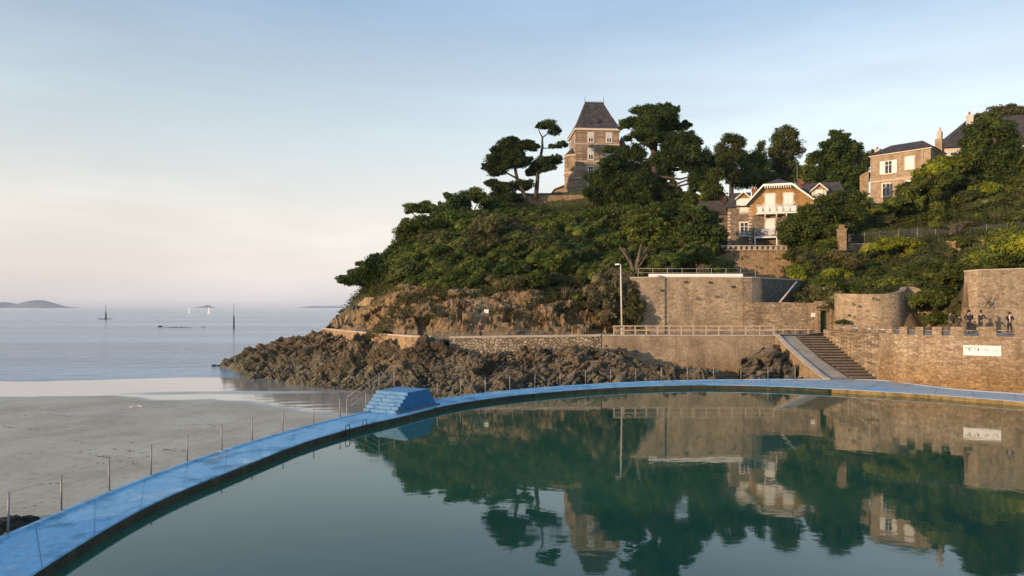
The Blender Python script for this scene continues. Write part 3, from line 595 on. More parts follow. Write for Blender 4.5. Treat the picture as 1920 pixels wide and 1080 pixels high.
def build_walkway():
    V = []; Fc = []; n = len(OUTW); dif = INNW-OUTW; ln = np.linalg.norm(dif, axis=1)[:, None]; u = dif/ln
    lip = OUTW+u*0.22; lip2 = OUTW+u*0.25
    rows = [np.c_[OUTW, np.full(n, -2.4)], np.c_[OUTW, np.full(n, WZ+0.05)], np.c_[lip, np.full(n, WZ+0.05)], np.c_[lip2, np.full(n, WZ)]]
    for t in (0.25, 0.5, 0.75): rows.append(np.c_[lip2*(1-t)+INNW*t, WZ+(fbm(OUTW[:, 0], OUTW[:, 1]+t*5, 5)-0.47)*0.02])
    rows += [np.c_[INNW-u*0.04, np.full(n, WZ)], np.c_[INNW, np.full(n, WZ-0.04)]]
    V = np.concatenate(rows); k = len(rows)
    f = [[i*n+j, i*n+j+1, (i+1)*n+j+1, (i+1)*n+j] for i in range(k-1) for j in range(n-1)]
    me = mesh_np('walkway', V, f); me.materials.append(PAINT)
    bm = bmesh.new(); bm.from_mesh(me); bmesh.ops.recalc_face_normals(bm, faces=bm.faces); bm.to_mesh(me); bm.free()
    o = tag(link('walkway', me), 'curved walkway of worn blue paint round the seawater pool', None, None, 'structure')
    jv = []; jf = []
    for k in range(6, n-4, 7):
        for off in (0, 1):
            e = (OUTW[k+1]-OUTW[k]); e = e/np.linalg.norm(e)*0.018*off
            a = lip2[k]+e; b = INNW[k]-u[k]*0.05+e; jv += [(a[0], a[1], WZ+0.012), (b[0], b[1], WZ+0.012)]
        q = len(jv); jf.append([q-4, q-3, q-1, q-2])
    link('expansion_joint', mesh_np('expansion_joint', jv, jf), simple_ramp_mat('joint_dirt', [(0.3, (0.05, 0.10, 0.14)), (0.7, (0.09, 0.20, 0.30))], 2), o)
    # pool side of the wall, weed grown
    for a, b, nm, mt in ((0, 196, 'pool_wall_face', ALGAE), (195, n-1, 'pool_wall_face', ALGAE_Y)):
        P_ = INNW[a:b+1]; q = len(P_); U = u[a:b+1]
        V = np.concatenate([np.c_[P_, np.full(q, WZ-0.04)], np.c_[P_+U*0.03, np.full(q, WZ-0.12)], np.c_[P_+U*0.05, np.full(q, -0.8)]])
        f = [[i*q+j, i*q+j+1, (i+1)*q+j+1, (i+1)*q+j] for i in range(2) for j in range(q-1)]
        link(nm, mesh_np(nm, V, f), mt, o)
build_walkway()
POOL, pN, pL, pP = water_mat('pool_water', (0.006, 0.030, 0.022), 0.012, [(0.5, (1, 1.3, 1), 0.022, 0.18), (2.2, (1, 1.3, 1), 0.005, 0.2)])
pg = pN.new('ShaderNodeNewGeometry'); pn = noise(pN, pL, 0.06, 3, 0.5, vec=pg.outputs['Position']); pr = ramp(pN, [(0.3, (0.016, 0.064, 0.040)), (0.7, (0.024, 0.084, 0.052))]); pL.new(pn.outputs[0], pr.inputs[0]); pL.new(pr.outputs[0], pP.inputs['Base Color']); pP.inputs['IOR'].default_value = 1.58
pq = noise(pN, pL, 0.12, 4, 0.6, vec=pg.outputs['Position'], mapscale=(1, 2.2, 1)); pqr = ramp(pN, [(0.42, (0.015,)*3), (0.62, (0.055,)*3)]); pL.new(pq.outputs[0], pqr.inputs[0]); pL.new(pqr.outputs[0], pP.inputs['Roughness'])
def build_pool():
    pts = [(x, y, -0.10) for x, y in INNW[::2]]; pts = [(-7.5, 3.8, -0.10)] + pts + [(60, 28, -0.10), (62, 3.8, -0.10)]
    m = MB(); m.face(pts); o = m.build('pool_water', POOL)
    bm = bmesh.new(); bm.from_mesh(o.data); bmesh.ops.triangulate(bm, faces=bm.faces)
    for f in bm.faces:
        if f.normal.z < 0: f.normal_flip()
    bm.to_mesh(o.data); bm.free()
    tag(o, 'still green seawater filling the pool and mirroring the headland', None, None, 'structure')
    # promenade the picture is taken from
    m = MB(); m.box(-30, 70, -14, 3.9, -2.5, 4.1); tag(m.build('near_promenade', PAVE), 'stone promenade on the near side of the pool', None, None, 'structure')
build_pool()
def build_block():
    A = gp(743, 776.6, WZ); B = gp(819, 759, WZ); dr = (B-A).normalized(); Lg = (B-A).length; back = Vector((-dr.y, dr.x, 0))
    BLUE = simple_ramp_mat('blue_block_paint', [(0.3, (0.004, 0.065, 0.17)), (0.45, (0.006, 0.11, 0.27)), (0.6, (0.012, 0.15, 0.34)), (0.75, (0.06, 0.24, 0.42))], 2.2, 0.6, bump=0.4)
    nt = BLUE.node_tree; N = nt.nodes; L = nt.links; P = N['Principled BSDF']; old = P.inputs['Base Color'].links[0].from_socket
    tc = N.new('ShaderNodeTexCoord'); sx = N.new('ShaderNodeSeparateXYZ'); L.new(tc.outputs['Object'], sx.inputs[0]); wn = noise(N, L, 2.5, 7, 0.75)
    yy = N.new('ShaderNodeMapRange'); yy.inputs['From Min'].default_value = 0.032; yy.inputs['From Max'].default_value = 0.10; L.new(sx.outputs[1], yy.inputs['Value'])  # pool face kept deeper blue, its shade put in the colour; worn paler behind
    rr = ramp(N, [(0.38, (0.15,)*3), (0.66, (0.6,)*3)]); L.new(wn.outputs[0], rr.inputs[0]); mm = N.new('ShaderNodeMath'); mm.operation = 'MULTIPLY'; L.new(yy.outputs[0], mm.inputs[0]); L.new(rr.outputs[0], mm.inputs[1])
    L.new(mixc(N, L, mm.outputs[0], old, (0.20, 0.40, 0.60)), P.inputs['Base Color'])
    o = empty('stepped_block', A, label='blue painted concrete block with steps up both sides standing on the pool walkway', cat='stepped block')
    ang = math.atan2(dr.y, dr.x); o.rotation_euler[2] = ang
    prof_ = []; H = 1.0; n = 6
    s0 = [0, 0.22, 0.42, 0.62, 0.84, 1.06, 1.24]
    pts = [(0, 0)]
    for i in range(n): pts += [(s0[i], H*(i+1)/n), (s0[i+1], H*(i+1)/n)]
    e0 = [Lg-0.72, Lg-0.58, Lg-0.43, Lg-0.29, Lg-0.14, Lg]
    pts += [(e0[0], H)]
    for i in range(1, 6): pts += [(e0[i-1] if i == 1 else e0[i-1], H*(6-i)/6), (e0[i], H*(6-i)/6)]
    pts += [(Lg, 0)]
    q = [pts[0]]
    for p in pts[1:]:
        if (Vector(p)-Vector(q[-1])).length > 1e-4: q.append(p)
    m = MB(); m.prism_y(q, 0.03, 2.15); b = m.build('block', BLUE, o)
    bm = bmesh.new(); bm.from_mesh(b.data); bmesh.ops.triangulate(bm, faces=[f for f in bm.faces if len(f.verts) > 4]); bm.to_mesh(b.data); bm.free()
    m = MB(); m.box(-0.15, Lg+0.1, -0.16, 0.0, -0.6, 0.10); m.build('ledge', simple_ramp_mat('ledge_concrete', [(0.3, (0.03, 0.07, 0.09)), (0.7, (0.12, 0.17, 0.2))], 2), o)
    # handrail on the seaward side
    h = empty('step_handrail', o.matrix_world.translation if False else A, ang, label='thin metal handrail following the blue steps down to the beach', cat='handrail')
    m = MB()
    for s in (1.25, 2.65): m = MB(); m.tube([(s, 2.10, 1.0), (s, 2.10, 1.95)], 0.028, 5); m.build('post', STEEL, h)
    for z in (1.93, 1.5):
        m = MB(); m.tube([(1.25, 2.10, z), (2.65, 2.10, z)], 0.02, 5); m.build('rail', STEEL, h)
    for k, dz in enumerate((0, -0.32, -0.62)):
        m = MB(); m.tube([(1.25, 2.10, 1.9+dz), (-0.35, 3.0, 0.75+dz)], 0.02, 5); m.build('rail', STEEL, h)
    m = MB(); m.tube([(-0.35, 3.0, -1.1), (-0.35, 3.0, 0.78)], 0.028, 5); m.build('post', STEEL, h)
    m = MB(); m.tube([(1.25, 2.3, -1.1), (1.25, 2.3, 1.0)], 0.028, 5); m.build('post', STEEL, h)
    # steps down to the sand behind the rail
build_block()
def pool_ladder(px, py, lab):
    p = gp(px, py, WZ); a = math.radians(58)
    o = empty('pool_ladder', p, a, label=lab, cat='ladder', group='black ladder hoops on the walkway')
    m = MB(); w_ = 0.13
    m.tube([(-w_, 0, -0.4), (-w_, 0, 0.17), (-w_+0.03, 0, 0.21), (w_-0.03, 0, 0.21), (w_, 0, 0.17), (w_, 0, -0.4)], 0.02, 6); m.build('hoop', DARKM, o)
    m = MB()
    for z in (-0.15, -0.35): m.tube([(-w_, 0, z), (w_, 0, z)], 0.015, 5)
    m.build('rung', DARKM, o)
pool_ladder(684, 795.5, 'black metal ladder hoop on the pool edge nearest the blue block')
pool_ladder(652, 805.5, 'small black metal hoop on the walkway left of the ladder by the blue block')
def walkway_fence(pxs, label, cat='fence'):
    """posts along the outer lip, thin wires between them"""
    P = [gp(px, py, WZ) for px, py in pxs]
    o = empty('wire_fence', P[0], label=label, cat=cat)
    tops = []
    for i, p in enumerate(P):
        q = p-P[0]; q.z = 0.04; h = 1.0+0.03*math.sin(i*2.3); lx = 0.02*math.sin(i*1.7)
        m = MB(); m.tube([q, q+Vector((lx, 0, h))], 0.027, 6); m.box(q.x-0.07, q.x+0.07, q.y-0.07, q.y+0.07, 0.04, 0.055); m.build('post', STEEL, o); tops.append((q, h, lx))
    for fz in (0.98, 0.66, 0.34):
        pts = []
        for i, (q, h, lx) in enumerate(tops):
            a = q+Vector((lx*fz, 0, h*fz))
            if i: pts.append((pts[-1]+a)/2-Vector((0, 0, 0.02)))
            pts.append(a)
        m = MB(); m.tube(pts, 0.0028, 4); m.build('wire', STEEL, o)
    return o
walkway_fence([(-100,1052),(15,1003),(115,960),(205,923),(283,893),(351,867),(416,846),(473,828),(530,811),(588,796),(638,784),(686,773)], 'thin steel posts and wires on the blue walkway left of the stepped block')
walkway_fence([(820,750),(863,743),(910,737),(956,732.5),(1003,728),(1050,724.5),(1098,721.5),(1145,719),(1192,716.8),(1240,715),(1289,713.8),(1338,713),(1389,712.6),(1440,712.3),(1491,712)], 'thin steel posts and wires on the far walkway right of the stepped block')

# ------------------------------------------------------------------ walls
def wall(name, pts, z0, z1, mat, label, cat='wall', th=0.5, batter=0.0, cap=None, parent=None, smoothn=0, capmat=None, group=None):
    """solid wall along a ground line; z0/z1 numbers or per-point lists; outward is to the right of travel"""
    P = [Vector((p[0], p[1])) for p in pts]; n = len(P)
    z0 = list(z0) if hasattr(z0, '__len__') else [z0]*n; z1 = list(z1) if hasattr(z1, '__len__') else [z1]*n
    if smoothn:
        for _ in range(smoothn):
            Q = [P[0]]; a0 = [z0[0]]; a1 = [z1[0]]
            for i in range(len(P)-1):
                for t in (0.25, 0.75):
                    Q.append(P[i].lerp(P[i+1], t)); a0.append(z0[i]*(1-t)+z0[i+1]*t); a1.append(z1[i]*(1-t)+z1[i+1]*t)
            Q.append(P[-1]); a0.append(z0[-1]); a1.append(z1[-1]); P, z0, z1 = Q, a0, a1
        n = len(P)
    nrm = []
    for i in range(n):
        t = (P[min(i+1, n-1)]-P[max(i-1, 0)]).normalized(); nrm.append(Vector((t.y, -t.x)))
    bm = bmesh.new(); uvl = bm.loops.layers.uv.new('UVMap'); s = 0; S = []
    for i in range(n):
        if i: s += (P[i]-P[i-1]).length
        S.append(s)
    R = []
    for i in range(n):
        bt = batter*(z1[i]-z0[i])
        f0 = P[i]+nrm[i]*bt; f1 = P[i]; b1 = P[i]-nrm[i]*th
        R.append([bm.verts.new((f0.x, f0.y, z0[i])), bm.verts.new((f1.x, f1.y, z1[i])), bm.verts.new((b1.x, b1.y, z1[i])), bm.verts.new((b1.x, b1.y, z0[i]))])
    def quad(vs, uvs):
        try: f = bm.faces.new(vs)
        except ValueError: return
        for l, u in zip(f.loops, uvs): l[uvl].uv = u
    for i in range(n-1):
        a, b = R[i], R[i+1]
        quad([a[0], b[0], b[1], a[1]], [(S[i], z0[i]), (S[i+1], z0[i+1]), (S[i+1], z1[i+1]), (S[i], z1[i])])
        quad([a[1], b[1], b[2], a[2]], [(S[i], 0), (S[i+1], 0), (S[i+1], th), (S[i], th)])
        quad([a[2], b[2], b[3], a[3]], [(S[i], z1[i]), (S[i+1], z1[i+1]), (S[i+1], z0[i+1]), (S[i], z0[i])])
    quad([R[0][3], R[0][0], R[0][1], R[0][2]], [(-th, z0[0]), (0, z0[0]), (0, z1[0]), (-th, z1[0])])
    quad([R[-1][0], R[-1][3], R[-1][2], R[-1][1]], [(S[-1], z0[-1]), (S[-1]+th, z0[-1]), (S[-1]+th, z1[-1]), (S[-1], z1[-1])])
    me = bpy.data.meshes.new(name); bm.to_mesh(me); bm.free()
    o = link(name, me, mat, parent)
    if parent is None: tag(o, label, cat, group)
    if cap:   # (height, overhang)
        hh, ov = cap
        Pc = [P[i]+nrm[i]*ov for i in range(n)]
        wall('coping', Pc, [z+0.003 for z in z1], [z+hh for z in z1], capmat or CONC, None, th=th+2*ov, parent=o)
    return o
# retaining wall carrying the promenade, and the low walls carrying the sea path
wall('retaining_wall', [(8.2, 62.3), (16, 62.3), (23.98, 62.3)], -1.8, 3.16, S_CONC, 'tall plain rendered retaining wall under the wooden promenade railing', th=0.6, batter=0.03, cap=(0.10, 0.04), capmat=CONC)
wall('cobble_path_wall', [(-5.6, 61.0), (0, 61.6), (8.1, 62.28)], -1.5, [3.0, 3.05, 3.12], S_COB, 'cobbled stone wall with a pale coping under the sea path', th=0.6, cap=(0.17, 0.05), capmat=CONC)
wall('point_path_wall', [(-23.6, 85), (-20.4, 79.5), (-17.2, 74), (-13.9, 68.5), (-9.1, 62.2), (-7.2, 61.6)], [0, 0, 0, -1, -1, -1], 3.06, S_TERR, 'ochre stone wall carrying the sea path out to the point', th=0.6, cap=(0.14, 0.04), capmat=CONC)
def sheet(name, poly, z, mat, label, kind='structure'):
    m = MB(); zs = z if hasattr(z, '__len__') else [z]*len(poly)
    m.face([(p[0], p[1], q) for p, q in zip(poly, zs)])
    o = m.build(name, mat); bm = bmesh.new(); bm.from_mesh(o.data); bmesh.ops.triangulate(bm, faces=bm.faces)
    for f in bm.faces:
        if f.normal.z < 0: f.normal_flip()
    bm.to_mesh(o.data); bm.free(); return tag(o, label, None, None, kind)
sheet('sea_path', [(-23.4, 85.2), (-17, 74.2), (-9, 62.7), (-5.6, 61.5), (7.9, 62.7), (7.9, 66.5), (-5, 65.0), (-12.5, 69.5), (-20.5, 82.5)], [2.86]*4+[2.98, 2.98]+[2.86]*3, PAVE, 'sea path running along the foot of the cliff')
sheet('promenade', [(7.9, 62.8), (23.9, 62.8), (28.35, 62.0), (30.5, 64.8), (24.5, 66.1), (11.5, 66.5), (7.9, 66.5)], 3.24, PAVE, 'promenade at the foot of the tall stone bastion')
wall('bastion_wall', [(11.5, 69.5), (11.75, 66.75), (17.5, 66.6), (22.4, 66.4), (23.4, 66.55), (24.3, 67.05), (24.6, 67.3)], 2.6, 8.62, S_BAST, 'large pale rubble stone bastion wall topped by a white coping and rusty railing', th=0.6, batter=0.02, cap=(0.12, 0.05))
wall('shaded_return_wall', [(24.62, 67.33), (25.4, 68.1), (28.2, 70.6), (31.0, 73.0)], 2.6, 8.62, stone('shade_dark_stone', [(0.09, 0.085, 0.08), (0.13, 0.12, 0.11), (0.17, 0.155, 0.14)], (0.10, 0.09, 0.08), (0.4, 0.2)), 'wall with shade put into its dark stone colour running back from the rounded corner of the bastion', th=0.6, cap=(0.12, 0.05))  # bastion stone in shade: the shade is put into this darker colour
m = MB(); m.prism_z([(13.4, 66.50), (22.45, 66.38), (22.45, 66.88), (13.4, 67.0)], 8.745, 9.03); tag(m.build('white_kerb', plain('whitewash', (0.82, 0.80, 0.76), 0.7, var=0.05)), 'long whitewashed kerb stone laid on top of the bastion', 'kerb')

m2 = MB(); m2.tube([at(1461, 568, 66.6), at(1476, 550, 67.4), at(1494, 528, 68.4)], 0.09, 6); st = m2.build('sloping_handrail', CONC); tag(st, 'pale sloping stone handrail climbing in the dark corner behind the garden wall', 'handrail')
# garden wall with arched doorway
def garden_wall():
    o = wall('garden_wall', [(22.5, 66.05), (26, 65.7), (28.95, 65.3)], 2.9, [6.15, 6.18, 6.1], S_GARD, 'rubble garden wall holding an arched green door and a white sign', th=0.5, cap=(0.08, 0.03), capmat=S_GARD)
    # pier with the arched doorway, in front of the wall's end
    m = MB(); x0, x1 = 28.95, 30.55; d0, d1 = 29.25, 30.03; zb = 3.0; zt = 6.35; y0, y1 = 64.75, 65.45
    zs = 5.15; r = (d1-d0)/2; cx = (d0+d1)/2
    m.box(x0, d0, y0, y1, zb, zt); m.box(d1, x1, y0, y1, zb, zt)
    K = 8; arc = [(cx-r*math.cos(math.pi*i/K), zs+r*math.sin(math.pi*i/K)) for i in range(K+1)]
    for i in range(K): m.hexa([(arc[i][0], y0, arc[i][1]), (arc[i+1][0], y0, arc[i+1][1]), (arc[i+1][0], y1, arc[i+1][1]), (arc[i][0], y1, arc[i][1]), (arc[i][0], y0, zt), (arc[i+1][0], y0, zt), (arc[i+1][0], y1, zt), (arc[i][0], y1, zt)])
    m.build('door_pier', S_GARD, o)
    m = MB(); m.prism_y([(d0+0.01, zb)]+[(a, b) for a, b in arc]+[(d1-0.01, zb)], 65.2, 65.28); dd = m.build('door', plain('green_door_paint', (0.02, 0.045, 0.03), 0.6), o)
    m = MB(); m.box(d0+0.62, d0+0.68, 65.14, 65.2, 4.1, 4.2); m.build('handle', DARKM, dd)
    m = MB(); m.box(d1+0.10, d1+0.26, 64.68, 64.748, 3.3, 5.75); m.build('pilaster', S_TERR, o)
garden_wall()
def sign(px, py, d, w_, h_, label, post=None, mat=WHITE):
    c = at(px, py, d); o = empty('white_sign', (c.x, c.y, c.z-h_/2), label=label, cat='sign')
    m = MB(); m.box(-w_/2, w_/2, 0, 0.03, 0, h_); m.build('panel', mat, o)
    if post: m = MB(); m.tube([(0, 0.06, 0.05), (0, 0.06, -post)], 0.035, 6); m.build('post', STEEL, o)
    return o
sign(1527, 590.5, 65.2, 0.66, 0.38, 'small white notice on the garden wall left of the arched door')
sign(912, 584, 66.4, 0.42, 0.40, 'small white notice board on a short post against the bare cliff', post=1.6)
# curved wall, high wall, terrace and sea wall on the right
wall('curved_garden_wall', [(30.62, 64.9), (29.75, 62.9), (31.5, 61.4), (33.2, 60.8), (34.6, 61.0), (35.9, 62.2), (36.6, 63.4), (37.6, 63.5), (39.2, 62.9)], 3.4, [7.05, 7.05, 6.95, 6.95, 7.1, 7.35, 7.7, 7.7, 6.6], S_BAST, 'curved rubble stone wall below the green bushes, half of it turned from the sun', th=0.5, smoothn=2)
wall('high_corner_wall', [(41.1, 61.5), (37.95, 57.3), (38.0, 56.8), (38.5, 56.4), (44, 55.4), (60, 53)], 3.4, [8.6, 8.75, 8.77, 8.8, 8.95, 9.1], S_BAST, 'high rubble stone corner wall with an iron cross tie behind the strollers', th=0.6, batter=0.0, cap=(0.1, 0.03))
def cross_tie():
    c = at(1853, 567, 55.72); o = empty('iron_wall_tie', c, label='rusty iron X-shaped wall tie on the high corner wall', cat='wall tie')
    m = MB()
    for s in (-1, 1): m.tube([(-0.34*s, 0.015, 0.45), (-0.05*s, 0.0, 0.05), (0.28*s, 0.015, -0.42)], 0.03, 5)
    m.tube([(-0.12, -0.02, 0), (0.12, -0.02, 0)], 0.06, 5); m.build('cross', plain('rust', (0.06, 0.035, 0.02), 0.8), o)
cross_tie()
wall('upper_parapet', [at(1812, 505, 63).xy, at(1822, 492, 63.5).xy, at(1868, 484, 64.5).xy], 7.5, [9.2, 9.85, 10.2], plain('dark_tarred_wall', (0.05, 0.05, 0.055), 0.9, var=0.3), 'dark low parapet above the high corner wall', th=0.3)
SW = [(28.3, 62.0), (28.3, 57.5), (28.3, 52.7), (28.9, 50.6), (30.6, 48.4), (33.2, 46.8), (38, 44.6), (46, 41.5), (60, 37)]
wall('coursed_sea_wall', SW[:3], 0.0, 3.62, S_COURSE, 'layered flat-stone wall beside the steps down to the pool', th=0.6, cap=(0.12, 0.03), capmat=S_GARD)
wall('sea_wall', [(28.33, 52.65)]+SW[3:], -0.2, 3.62, S_SEA, 'long ochre sea wall behind the pool carrying the white pictogram panel', th=0.6, batter=0.05, cap=(0.16, 0.05), capmat=S_SEA)
sheet('terrace_paving', [(28.6, 62), (28.6, 52.9), (29.4, 51.2), (31, 49.1), (33.6, 47.5), (38.4, 45.3), (60, 37.8), (60, 54), (44, 56), (38.5, 57.0), (38.5, 63), (29.6, 64)], 3.70, PAVE, 'paved terrace behind the battlemented sea wall')
def seg_hit(px):
    k = (px-960)/F
    for (x0, y0), (x1, y1) in zip(SW[:-1], SW[1:]):
        f0 = x0-k*y0; f1 = x1-k*y1
        if f0 <= 0 <= f1 or f1 <= 0 <= f0:
            t = f0/(f0-f1) if f0 != f1 else 0; return Vector((x0+(x1-x0)*t, y0+(y1-y0)*t)), Vector((x1-x0, y1-y0)).normalized()
def parapet():
    o = empty('battlement', (SW[0][0], SW[0][1], 3.78), label='row of low square stone merlons with white rails on top of the sea wall', cat='parapet')
    org = Vector((SW[0][0], SW[0][1], 3.78))
    M = [(1541,1552),(1561,1572),(1582,1595),(1607,1619),(1631,1644),(1658,1671),(1685,1700),(1715,1730),(1747,1765),(1782,1807),(1836,1868),(1903,1960)]
    prev = None
    for a, b in M:
        ha = seg_hit(a); hb = seg_hit(b)
        if not ha or not hb: continue
        p0, t0 = ha; p1, t1 = hb
        n0 = Vector((-t0.y, t0.x)); n1 = Vector((-t1.y, t1.x)); n0 = n0 if n0.x > 0 or n0.y > 0 else -n0
        n0 = Vector((abs(t0.y), abs(t0.x) if t0.x != 0 else 0)).normalized(); n1 = Vector((abs(t1.y), abs(t1.x))).normalized()
        hh = 0.50 + 0.22*min(1, max(0, (a-1640)/260)); z = 0.004; e = 0.05
        P = [p0+n0*e, p1+n1*e, p1+n1*(e+0.36), p0+n0*(e+0.36)]
        m = MB(); m.hexa([(q.x-org.x, q.y-org.y, z) for q in P]+[(q.x-org.x, q.y-org.y, hh) for q in P]); m.build('merlon', S_SEA, o)
        if prev is not None:
            q0 = prev; q1 = p0+n0*0.22; m = MB(); m.tube([(q0.x-org.x, q0.y-org.y, hh*0.55), (q1.x-org.x, q1.y-org.y, hh*0.55)], 0.035, 6); m.build('rail', WHITE if a < 1670 else STEEL, o)
        prev = p1+n1*0.22
parapet()
def panel_sign():
    a = at(1805, 657, 47.6); 
    pa, t = seg_hit(1806); pb, _ = seg_hit(1877); t = (pb-pa).normalized(); nrm = Vector((t.y, -t.x))
    org = pa+nrm*0.10; ang = math.atan2(t.y, t.x); W = (pb-pa).length; zc = CAM_Z-(657-HOR)*((pa.y+pb.y)/2)/F
    o = empty('pictogram_panel', (org.x, org.y, zc-0.36), ang, label='long white panel with small black and red sport pictograms fixed on the sea wall', cat='sign')
    m = MB(); m.box(0, W, -0.02, 0.04, 0, 0.70); m.build('panel', WHITE, o)
    k = W/72.0
    def stroke(name, lines, mat, r=0.035):
        for j, L_ in enumerate(lines):
            mm.tube([(x*k, -0.03, 0.70-z*k*1.0) for x, z in L_], r*0.65, 5)
    blk = plain('pictogram_black', (0.04, 0.05, 0.05), 0.7); red = plain('pictogram_red', (0.5, 0.12, 0.08), 0.7)
    mm = MB(); stroke('p', [[(4,5),(8,7),(12,8),(16,4)], [(11,8),(12,11),(13,14)], [(8,7),(11,8.5)]], blk, 0.035); mm.build('pictogram', blk, o)
    mm = MB(); stroke('p', [[(21,5),(23,8)], [(25,12),(27,13)]], red, 0.035); mm.build('pictogram', red, o)
    mm = MB(); stroke('p', [[(28,6),(29.5,9),(28,12)]], blk, 0.05); mm.build('pictogram', blk, o)
    mm = MB(); stroke('p', [[(40,7),(43,9),(46,9)], [(46,10),(49,12)]], blk, 0.03); mm.build('pictogram', blk, o)
    mm = MB(); stroke('p', [[(57,11),(60,13),(63,14),(65,10),(66,6)]], blk, 0.018); mm.build('pictogram', blk, o)
panel_sign()
# slipway and steps
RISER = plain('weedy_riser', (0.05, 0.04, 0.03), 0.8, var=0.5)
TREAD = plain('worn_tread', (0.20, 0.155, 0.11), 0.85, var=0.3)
def slipway():
    m = MB(); S = [(24.0, 62.4, 3.16), (24.0, 60.5, 2.55), (24.05, 57, 1.35), (24.1, 53.6, 0.28), (24.1, 52.2, 0.19)]
    T = [(25.9, 62.4, 3.16), (25.8, 60.5, 2.55), (25.9, 57, 1.35), (26.35, 53.6, 0.28), (26.5, 52.2, 0.19)]
    for i in range(4):
        m.hexa([(S[i+1][0], S[i+1][1], -1.5), (T[i+1][0], T[i+1][1], -1.5), (T[i][0], T[i][1], -1.5), (S[i][0], S[i][1], -1.5), S[i+1], T[i+1], T[i], S[i]])
    o = m.build('slipway', PAVE); tag(o, 'smooth sloping slipway descending to the pool beside the steps', None, None, 'structure')
    wall('slipway_wall', [(23.95, 62.2), (23.95, 60.5), (24.0, 57), (24.05, 53.4), (24.05, 52.4)][::1], -1.6, [3.25, 2.62, 1.45, 0.40, 0.22], S_TERR, 'sunlit ochre side wall of the slipway with a pale sloping coping', th=0.3, cap=(0.10, 0.06), capmat=CONC)
    o = empty('stone_steps', (27.1, 57.5, 0), label='flight of worn stone steps between the slipway and the layered wall', cat='steps')
    n = 16
    for i in range(n):
        t0 = i/n; y1 = 62.0-9.0*t0; y0 = 62.0-9.0*(i+1)/n; z = 3.18-(3.0)*(i)/n; xl = np.interp(y0, [52, 53.6, 57, 60.5, 62.4], [26.5, 26.35, 25.9, 25.8, 25.9])
        m = MB(); m.box(xl-27.1+0.01, 28.24-27.1, y0-57.5+0.05, y1-57.5, z-0.45, z-0.05); st = m.build('step', RISER, o); m = MB(); m.box(xl-27.1+0.01, 28.24-27.1, y0-57.5-0.0, y1-57.5, z-0.047, z); m.build('tread', TREAD, st)
slipway()
def wood_railing():
    xs = [1151, 1169.5, 1191, 1212, 1233, 1255, 1277.5, 1300, 1324, 1347.5, 1372, 1398, 1424.5, 1450.5]
    o = empty('promenade_railing', (X(1151, 62.5), 62.5, 3.26), label='weathered two-rail railing with many posts along the promenade edge', cat='railing')
    x0 = X(1151, 62.5)
    for px in xs: m = MB(); x = X(px, 62.5)-x0; m.box(x-0.05, x+0.05, -0.05, 0.05, 0, 0.86); m.build('post', WOODRAIL, o)
    for z in (0.80, 0.42): m = MB(); m.box(-0.05, X(1450.5, 62.5)-x0+0.05, -0.085, -0.052, z-0.045, z+0.045); m.build('rail', WOODRAIL, o)
    o = empty('low_rail', (24.6, 65.0, 3.24), label='low single rail in front of the garden wall beside the door', cat='railing')
    for x in (0, 1.2, 2.4, 3.6): m = MB(); m.box(x-0.05, x+0.05, -0.05, 0.05, 0, 0.5); m.build('post', WOODRAIL, o)
    m = MB(); m.box(-0.2, 3.9, -0.09, -0.052, 0.36, 0.45); m.build('rail', WOODRAIL, o)
    # thin railing on the bastion
    o = empty('bastion_railing', (12.5, 67.6, 8.7), label='thin rusty railing along the lawn on top of the bastion', cat='railing')
    for i in range(9): m = MB(); m.tube([(i*1.45, 0, 0), (i*1.45, 0, 0.95)], 0.025, 5); m.build('post', WOODRAIL, o)
    for z in (0.9, 0.5): m = MB(); m.tube([(0, 0, z), (11.6, 0, z)], 0.016, 5); m.build('rail', WOODRAIL, o)
wood_railing()
def lamp_post():
    b = Vector((X(1166, 62.9), 62.9, 3.24)); o = empty('street_lamp', b, label='tall pale street lamp with a single short arm beside the promenade railing', cat='street lamp')
    m = MB(); m.tube([(0, 0, 0), (0, 0, 0.6)], [0.12, 0.11], 8); m.tube([(0, 0, 0.6), (-0.12, 0, 6.5)], [0.085, 0.055], 8); m.build('pole', plain('lamp_paint', (0.62, 0.56, 0.48), 0.5), o)
    m = MB(); m.tube([(-0.12, 0, 6.45), (-0.3, 0, 6.5)], 0.04, 6); m.build('arm', STEEL, o)
    m = MB(); m.hexa([(-0.62, -0.12, 6.40), (-0.25, -0.12, 6.44), (-0.25, 0.12, 6.44), (-0.62, 0.12, 6.40), (-0.6, -0.1, 6.55), (-0.25, -0.1, 6.56), (-0.25, 0.1, 6.56), (-0.6, 0.1, 6.55)]); m.build('lamp_head', WHITE, o)
lamp_post()
# lawn on the bastion
sheet('lawn', [(12.6, 67.3), (23.2, 67.3), (24.8, 68.4), (30.4, 73.4), (34, 80), (12.3, 80)], [8.70, 8.70, 8.70, 8.75, 9.1, 9.5], simple_ramp_mat('lawn_grass', [(0.3, (0.03, 0.055, 0.008)), (0.7, (0.08, 0.13, 0.02))], 3), 'green lawn on top of the bastion')
